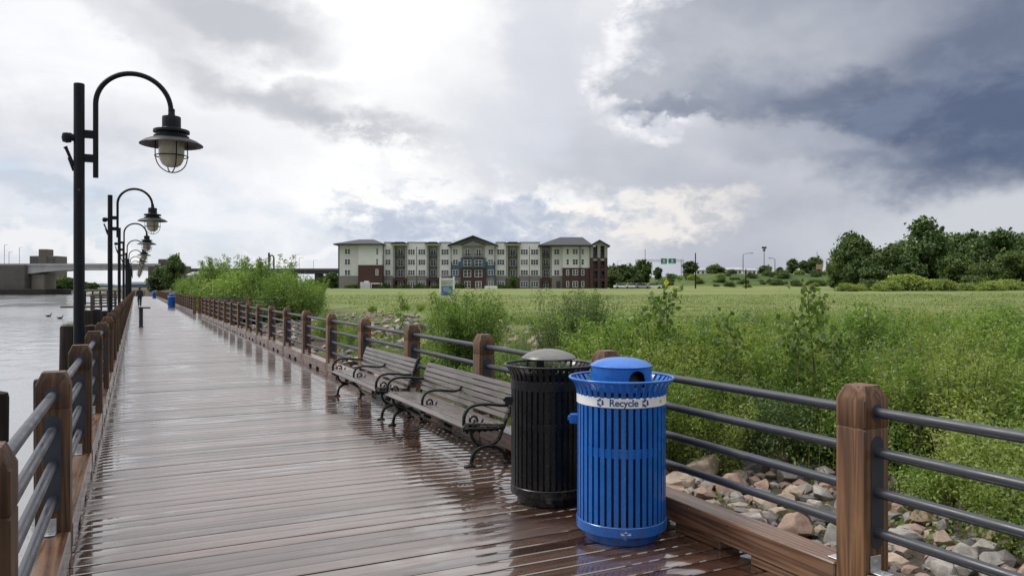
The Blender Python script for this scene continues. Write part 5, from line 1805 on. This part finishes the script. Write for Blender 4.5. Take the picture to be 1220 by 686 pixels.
# --- willow thicket along the far right railing
wl = [(350, 46, 1.0), (318, 50, 1.12), (285, 56, 1.2), (300, 62, 1.25), (262, 66, 1.32), (335, 60, 1.02), (245, 74, 1.1), (228, 84, 1.05), (272, 80, 1.35), (215, 98, 1.1), (372, 52, .62), (240, 96, 1.25), (310, 74, 1.1), (206, 118, 1.0)]
for i, (u, D, s) in enumerate(wl):
    x, y = xy(u, D)
    x = max(x, B_R + 3.4)
    z = float(ground_z(x, y))
    (K_WILLOW, K_WILLOW3, K_WILLOW2)[i % 3].put("willow", x, y, s * (.76, .80, .86)[i % 3], "bright green willow in the dense row along the far right railing", "willow", "willows along the far railing")

# --- trees
def tree_kind(seed, h, w, nb, nleaf, size, mat, name, low=.22, tall=1.0):
    rs = np.random.default_rng(seed)
    bl, st = [], []
    trunk = [np.array(p) for p in spline([(0, 0, -.4), (rs.normal(0, .1), rs.normal(0, .1), h * .3), (rs.normal(0, .25), rs.normal(0, .25), h * .78)], 8)]
    st.append((trunk, h * .026, h * .007))
    for i in range(nb):
        a = rs.random() * 6.283
        t = low + (1 - low) * rs.random()
        env = math.sin(math.pi * min(1, (t - low) / (1 - low) * .80 + .17)) ** .7
        q = w * env * (.35 + .6 * rs.random())
        zc = h * t * .94
        r = w * (.25 + .19 * rs.random())
        c = (q * math.cos(a), q * math.sin(a), zc)
        bl.append((c, (r, r, r * (.62 + .3 * rs.random())), .55 + .9 * rs.random()))
        b = trunk[min(len(trunk) - 1, int(t * .75 * len(trunk)))]
        st.append(([b, (b + np.array(c)) / 2 + np.array([0, 0, .03 * h]), np.array(c)], h * .008, h * .002))
    # a few stray twigs break the outline
    for i in range(nb // 3):
        a = rs.random() * 6.283; t = .55 + .5 * rs.random()
        q = w * (.5 + .6 * rs.random()) * (1.1 - .6 * t)
        bl.append(((q * math.cos(a), q * math.sin(a), h * t * .98), (w * .1, w * .1, h * .06), .16))
    return Plant(crown(bl, nleaf / nb, size, .7, mat, name + "_crown", .3, .45, .4), stems(st, M_BARK, name + "_trunk", 6), "crown", "trunk")
K_T1 = tree_kind(31, 12, 5.2, 32, 19000, .50, M_LEAF_DARK, "dark_tree", .12)
K_T2 = tree_kind(32, 11, 5.0, 30, 18000, .50, M_LEAF_DARK, "dark_tree", .14)
K_T3 = tree_kind(33, 10, 5.0, 28, 17000, .48, M_LEAF_MID, "mid_tree", .12)
K_T4 = tree_kind(34, 9, 4.0, 24, 11000, .52, M_LEAF_DARK, "round_tree", .15)

def tree(kind, u, D, vtop, base_h, label, group=None, wide=1.0):
    x, y = xy(u, D); z = float(ground_z(x, y))
    h = zz(vtop, D) - z
    s = h / base_h
    e = kind.put("tree", x, y, s * wide, label, "tree", group, z=z, sz=s)
    return e
# the woods on the right
tree(K_T1, 1018, 142, 277, 12.2, "dark tree with a rounded lopsided crown at the left end of the woods", wide=.80)
tree(K_T3, 1062, 146, 294, 10.2, "paler low tree in the dip between the first dark tree and the tallest one", wide=1.25)
tree(K_T2, 1104, 150, 263, 11.2, "tallest dark tree of the woods, with a ragged broad top", wide=.80)
tree(K_T3, 1140, 134, 303, 10.2, "round mid green tree standing in front of the tallest dark tree", wide=1.05)
tree(K_T1, 1152, 168, 277, 12.2, "dark flat topped tree just right of the tallest one", wide=.9)
tree(K_T2, 1185, 150, 276, 11.2, "dark bushy tree in the right part of the woods, by the picture's edge", wide=.9)
tree(K_T3, 1205, 138, 298, 10.2, "mid green low tree before the dark bushy one near the right edge", wide=1.0)
tree(K_T1, 1226, 160, 283, 12.2, "dark tree at the very right edge of the woods", wide=.9)
tree(K_T4, 1000, 150, 306, 9.2, "small dark tree leaning out from the left foot of the woods", wide=.9)
tree(K_T4, 1085, 140, 312, 9.2, "small dark filler tree low in the middle of the woods", wide=1.2)
tree(K_T2, 1270, 150, 285, 11.2, "tree of the woods cut off by the right edge", wide=.9)
for i, (u, D, vt) in enumerate(((1300, 160, 282), (1335, 150, 292), (1370, 165, 280), (1410, 158, 288), (1455, 170, 284), (1500, 160, 295))):
    tree((K_T1, K_T3)[i % 2], u, D, vt, 12.2 if i % 2 == 0 else 10.2, "dark tree continuing the woods beyond the right edge", "woods beyond the right edge", 1.0)
tree(K_T3, 1172, 130, 312, 10.2, "low dark green tree at the front of the woods right of the round one", wide=1.1)
tree(K_T4, 1040, 136, 315, 9.2, "low tree at the foot of the paler one in the dip", wide=1.2)
for i, (u, D, vt) in enumerate(((1035, 175, 296), (1080, 178, 286), (1128, 180, 281), (1168, 185, 280), (1206, 182, 281), (1244, 178, 284), (1050, 170, 305), (1012, 165, 300))):
    tree(K_T1 if i % 2 else K_T2, u, D, vt, 12.2 if i % 2 else 11.2, "dark tree of the back row that closes the woods", "back row of the woods", 1.15)
for i, (u, vt) in enumerate(((1022, 334), (1040, 333), (1058, 331), (1078, 329), (1098, 330), (1118, 331), (1150, 332), (1165, 329), (1182, 331), (1200, 334), (1222, 333), (1008, 336), (1135, 334))):
    D = 122 + 4 * math.sin(i * 2.1)
    x, y = xy(u, D); z = float(ground_z(x, y)); s = (zz(vt, D) - z) / 3.0
    s *= (.75, 1.15, .9, 1.3, .65, 1.05)[i % 6]
    (K_HEDGE, K_HDARK, K_HEDGE)[i % 3].put("field_shrub", x, y, s * 1.15, "pale green shrub in the row along the foot of the woods", "shrub", "shrubs along the foot of the woods", sz=s)
# trees around and behind
tree(K_T4, 766, 262, 309, 9.2, "rounded dark tree standing behind the left end of the sign gantry", wide=.8)
tree(K_T4, 784, 280, 318, 9.2, "small dark tree under the green road signs", wide=.8)
tree(K_T4, 822, 300, 311, 9.2, "broad dark tree left of the utility pole on the embankment", wide=1.3)
tree(K_T3, 853, 330, 315, 10.2, "low wide tree behind the far houses right of the utility pole", wide=1.6)
tree(K_T3, 912, 300, 316, 10.2, "low broad tree at the foot of the tall mast", wide=1.5)
tree(K_T4, 929, 300, 318, 9.2, "small round tree right of the thin light pole", wide=1.0)
tree(K_T4, 944, 268, 308, 9.2, "round dark tree on the embankment left of the woods", wide=1.0)
tree(K_T4, 958, 275, 310, 9.2, "dark tree next to the round one on the embankment", wide=.8)
tree(K_T3, 971, 290, 306, 10.2, "broad tree behind the orange board on the embankment", wide=1.0)
for i, (u, vt) in enumerate(((731, 322), (742, 315), (752, 316), (760, 326), (728, 316), (737, 331), (748, 333), (770, 330))):
    tree(K_T4 if i % 2 else K_T3, u, 252 + 10 * (i % 3), vt, 9.2 if i % 2 else 10.2, "dark tree in the clump right of the brick end of the flats", "trees right of the flats", 1.1)
for i, (u, vt) in enumerate(((396, 324), (388, 328), (381, 331), (400, 331), (372, 332))):
    tree(K_T4, u, 240 + 6 * (i % 2), vt, 9.2, "dark tree in the clump left of the flats", "trees left of the flats", 1.0)
tree(K_T3, 611, 205, 328, 10.2, "bright leafy young tree standing before the fourth bay of the flats", wide=.75)
tree(K_T1, 208, 210, 303, 12.2, "large dark tree standing before the right bridge pier", wide=.62)
tree(K_T4, 190, 236, 316, 9.2, "smaller dark tree left of the large one before the bridge pier", wide=.9)
for i, u in enumerate((414, 421, 458, 476, 484, 500, 516, 522, 547, 581, 598)):
    x, y = xy(u, 220 + (i % 3)); K_HDARK.put("foundation_shrub", x, y, .36 + .12 * (i % 3), "small dark shrub planted along the ground floor of the flats", "shrub", "shrubs along the flats")
# far bank trees
for i in range(26):
    u = 46 + i * 2.1 if i < 20 else 88 + (i - 20) * 5
    D = (455 if i < 20 else 620) + 15 * (i % 3)
    x, y = xy(u, D)
    s = (.55 + .25 * rng.random())
    (K_T4, K_T3)[i % 2].put("tree", x, y, s * 1.3, "small tree in the green line on the far river bank", "tree", "trees on the far bank", z=.6, sz=s)
# reeds by the pilings in the water
x, y = xy(101, 36.5)
K_OLIVE.put("reed_clump", -2.35, 36.5, .6, "yellow green reed clump growing beside the dark pilings on the river side", "reeds", z=-.9, sz=1.1)
# trailing bush on the embankment slope
for i in range(75):
    u = 740 + rng.random() * 250; D = 228 + rng.random() * 32
    x, y = xy(u, D); z = float(ground_z(x, y))
    (K_HDARK if i % 3 else K_HEDGE).put("slope_shrub", x, y, .3 + .4 * rng.random(), "weedy shrub on the green embankment slope", "shrub", "shrubs on the embankment", z=z)

# ---------------------------------------------------------------- rocks
def rock_mesh(seed, mat, name="rock"):
    rs = np.random.default_rng(seed)
    bm = bmesh.new()
    bmesh.ops.create_icosphere(bm, subdivisions=4, radius=1.0)
    planes = []
    for _ in range(17):
        n = rs.normal(size=3); n /= np.linalg.norm(n); planes.append((Vector(n), .50 + .26 * rs.random()))
    off = Vector(rs.normal(size=3) * 9)
    for v in bm.verts:
        c = v.co.copy()
        for n, d_ in planes:
            q = c.dot(n)
            if q > d_: c = c - n * (q - d_) * .96
        nz = mnoise.noise(c * 2.2 + off) * .035 + mnoise.noise(c * 7 + off) * .015
        v.co = c * (1 + nz)
    bmesh.ops.transform(bm, matrix=Matrix.Diagonal((1.0, .78, .6, 1)), verts=bm.verts)
    me = bpy.data.meshes.new(name)
    bm.to_mesh(me); bm.free()
    me.materials.append(mat); me.shade_smooth(); me.set_sharp_from_angle(angle=R(24))
    return me
ROCKS = []
for i, (mt, key) in enumerate(((M_ROCK_GREY, 'grey'), (M_ROCK_TAN, 'tan'), (M_ROCK_RED, 'reddish brown'), (M_ROCK_GREY, 'grey'), (M_ROCK_TAN, 'tan'), (M_ROCK_DARK, 'dark grey'), (M_ROCK_TAN, 'tan'), (M_ROCK_RED, 'reddish brown'))):
    ROCKS.append((rock_mesh(100 + i, mt), key))
nrock = 0
def rock(x, y, s, where, grp, sink=.25, i=None):
    global nrock
    nrock += 1
    me, key = ROCKS[int(rng.integers(0, len(ROCKS))) if i is None else i]
    o = bpy.data.objects.new("rock", me)
    o.location = (x, y, float(ground_z(x, y)) + s * (.42 - sink))
    o.rotation_euler = (rng.normal(0, .3), rng.normal(0, .3), rng.random() * 6.28)
    o.scale = (s, s * rng.uniform(.75, 1.1), s * rng.uniform(.8, 1.15))
    link(o)
    return tag(o, f"{key} angular boulder {where}", "rock", f"{key} rocks {grp}")
pts = []
for i in range(6000):
    if len(pts) >= 232: break
    y = rng.uniform(.2, 9.5); x = 3.62 + (rockline(y) + .5 - 3.62) * rng.random()
    D = x * ST + y * CT; lat = x * CT - y * ST
    if D < 1.5 or lat / D * FPX + 610 > 1330: continue
    s = float(rng.choice([.13, .165, .205, .26, .33], p=[.25, .30, .24, .14, .07]))
    if x - s < 3.6: continue
    if any((x - a) ** 2 + (y - b) ** 2 < (.70 * (s + c)) ** 2 for a, b, c in pts): continue
    pts.append((x, y, s))
for x, y, s in pts:
    rock(x, y, s, "lying on the bank just outside the right railing", "by the railing", .14)
# bare patches farther off
for (u, D, du, dD, n, s) in ((475, 30, 34, 5, 22, .36), (640, 23, 16, 3, 9, .28), (705, 18, 34, 2.0, 8, .24), (752, 19.5, 20, 2.0, 12, .30), (440, 20, 40, 5, 7, .26)):
    for k in range(n):
        x, y = xy(u + du * rng.normal() * .6, D + dD * rng.normal() * .5)
        rock(x, y, s * rng.uniform(.6, 1.3), "in a bare patch on the weedy bank behind the benches", "in the bare patches", .1)
print("rocks", nrock)
# small stones filling between: uncountable
def rubble(n):
    base = rock_mesh(300, M_ROCK_GREY)
    bm = bmesh.new(); bmesh.ops.create_icosphere(bm, subdivisions=1, radius=1.0)
    bv = np.array([v.co[:] for v in bm.verts]); bf = np.array([[v.index for v in f.verts] for f in bm.faces]); bm.free()
    V, Fa, mi = [], [], []
    for i in range(n):
        if i < n * .7:
            y = rng.uniform(-.5, 12); x = 3.6 + (rockline(y) + .9 - 3.6) * rng.random()
        else:
            y = rng.uniform(9, 45); x = rng.uniform(3.6, 13)
        s = rng.uniform(.035, .105) * (1 if i < n * .7 else 2.0)
        v = bv * (1 + rng.normal(0, .16, (len(bv), 1))) * s * np.array([1, rng.uniform(.6, 1), rng.uniform(.5, .8)])
        a = rng.random() * 6.28; ca, sa = math.cos(a), math.sin(a)
        v = np.stack([v[:, 0] * ca - v[:, 1] * sa + x, v[:, 0] * sa + v[:, 1] * ca + y, v[:, 2] + float(ground_z(x, y)) + s * .25], 1)
        Fa.append(bf + len(V) * len(bv)); V.append(v); mi += [int(rng.integers(0, 4))] * len(bf)
    me = bpy.data.meshes.new("rubble")
    me.from_pydata(np.concatenate(V).tolist(), [], np.concatenate(Fa).tolist())
    for mt in (M_ROCK_GREY, M_ROCK_TAN, M_ROCK_RED, M_ROCK_DARK): me.materials.append(mt)
    me.polygons.foreach_set("material_index", mi)
    tag(link(bpy.data.objects.new("rubble", me)), kind="stuff")
rubble(2600)
# dry straw caught behind the kerb
m = MB()
for i in range(700):
    if i < 420: x, y = 3.66 + abs(rng.normal(0, .28)), rng.normal(3.35, .38)
    else: x, y = 3.62 + abs(rng.normal(0, .5)), rng.uniform(1, 9)
    z = float(ground_z(x, y)) + rng.uniform(.06, .22); a = rng.random() * 6.28; L = rng.uniform(.05, .16)
    dx_, dy_ = math.cos(a) * L, math.sin(a) * L
    m.tube([(x - dx_, y - dy_, z + rng.normal(0, .03)), (x, y, z + .02), (x + dx_, y + dy_, z + rng.normal(0, .03))], .0028, 3, caps=False)
tag(m.build("straw_litter", M_STRAW, None, 0), kind="stuff")

# ---------------------------------------------------------------- grass and ground cover (nobody could count it)
def scatter(n, fn, name, mat, hfun, wfun, tv=.2):
    x, y = fn(n)
    z = ground_z(x, y)
    n = len(x)
    h = hfun(x, y) * rng.uniform(.5, 1.3, n); wv = wfun(x, y) * rng.uniform(.7, 1.3, n)
    a = rng.random(n) * 6.283
    lean = rng.normal(0, .35, (n, 2)) * h[:, None]
    ca, sa = np.cos(a) * wv, np.sin(a) * wv
    b0 = np.stack([x - ca, y - sa, z - .02], 1); b1 = np.stack([x + ca, y + sa, z - .02], 1)
    m0 = np.stack([x - ca * .8 + lean[:, 0] * .35, y - sa * .8 + lean[:, 1] * .35, z + h * .55], 1)
    m1 = np.stack([x + ca * .8 + lean[:, 0] * .35, y + sa * .8 + lean[:, 1] * .35, z + h * .55], 1)
    t = np.stack([x + lean[:, 0], y + lean[:, 1], z + h], 1)
    V = np.stack([b0, b1, m1, m0, t], 1).reshape(-1, 3)
    base = np.arange(n)[:, None] * 5
    q = (base + np.array([[0, 1, 2, 3]])); tr = (base + np.array([[3, 2, 4]]))
    me = bpy.data.meshes.new(name)
    me.vertices.add(5 * n); me.loops.add(7 * n); me.polygons.add(2 * n)
    me.vertices.foreach_set("co", V.ravel().astype('f'))
    lv = np.concatenate([q, tr], 1).ravel()
    me.loops.foreach_set("vertex_index", lv.astype('i'))
    st = np.stack([np.arange(n) * 7, np.arange(n) * 7 + 4], 1).ravel()
    me.polygons.foreach_set("loop_start", st.astype('i'))
    me.update(calc_edges=True)
    me.materials.append(mat)
    ti = np.repeat(np.clip(.45 + .28 * wob(x, y, .35) * .5 + rng.normal(0, tv, n), 0, 1), 2)
    at = me.attributes.new("tint", 'FLOAT', 'FACE'); at.data.foreach_set("value", ti.astype('f'))
    me.validate()
    return tag(link(bpy.data.objects.new(name, me)), kind="stuff")
def polar(umin, umax, dmin, dmax, xmin, pw=1.0):
    def fn(n):
        u = rng.uniform(umin, umax, n); D = dmin * (dmax / dmin) ** (rng.random(n) ** pw)
        lat = (u - 610) / FPX * D
        x = D * ST + lat * CT; y = D * CT - lat * ST
        k = x > xmin + .8 * np.sin(y * .7)
        k &= (x > 13) | (wob(x, y, .5) + rng.normal(0, .5, n) > -.75)
        return x[k], y[k]
    return fn
dist = lambda x, y: np.sqrt(x * x + y * y)
scatter(115000, polar(330, 2000, 7, 34, 7.3), "bank_grass", M_GRASS, lambda x, y: .15 + .10 * sstep(6, 9, x) - .14 * sstep(12, 20, x), lambda x, y: .0035 + .0004 * dist(x, y))
scatter(140000, polar(330, 2000, 22, 95, 13.5, 1.35), "field_grass", M_GRASS, lambda x, y: .05 + .0006 * dist(x, y), lambda x, y: .003 + .0003 * dist(x, y), .09)
# leafy ground cover under the shrubs
fn = polar(380, 2000, 4, 45, 5.6)
x, y = fn(85000)
k = (x < 15.5)
x, y = x[k], y[k]
z = ground_z(x, y) + rng.random(len(x)) ** 1.3 * (.20 + .16 * wob(x, y, 1.3).clip(-1, 1)) * sstep(5.2, 7.5, x)
P = np.stack([x, y, z + .02], 1); Nn = rng.normal(size=P.shape) * .7 + np.array([0, 0, .9])
gcov = leaf_quads(P, Nn, (.035 + .0022 * dist(x, y)) * rng.uniform(.6, 1.4, len(x)), .5, .5 + .25 * wob(x, y, .8) + rng.normal(0, .16, len(x)), M_LEAF_FRESH, "ground_cover")
tag(link(bpy.data.objects.new("ground_cover", gcov)), kind="stuff")

# dead stalks standing in the thicket
m = MB()
for i in range(520):
    y = rng.uniform(-1, 14); x = rockline(y) + .2 + 6 * rng.random() ** 1.6
    z = float(ground_z(x, y)); h = rng.uniform(.5, 1.25); a = rng.random() * 6.28; l_ = rng.uniform(.05, .45) * h
    tip = (x + math.cos(a) * l_, y + math.sin(a) * l_, z + h)
    mid = (x + math.cos(a) * l_ * .35, y + math.sin(a) * l_ * .35, z + h * .55)
    m.tube([(x, y, z - .05), mid, tip], [.0045, .0035, .002], 3, caps=False)
    if i % 3 == 0:
        a2 = a + rng.normal(0, 1)
        m.tube([mid, (mid[0] + math.cos(a2) * .14, mid[1] + math.sin(a2) * .14, mid[2] + .2)], [.003, .0015], 3, caps=False)
tag(m.build("dead_stalks", simple("dead_stalk", (.26, .20, .12), .8, .35, 12), None, 0), kind="stuff")
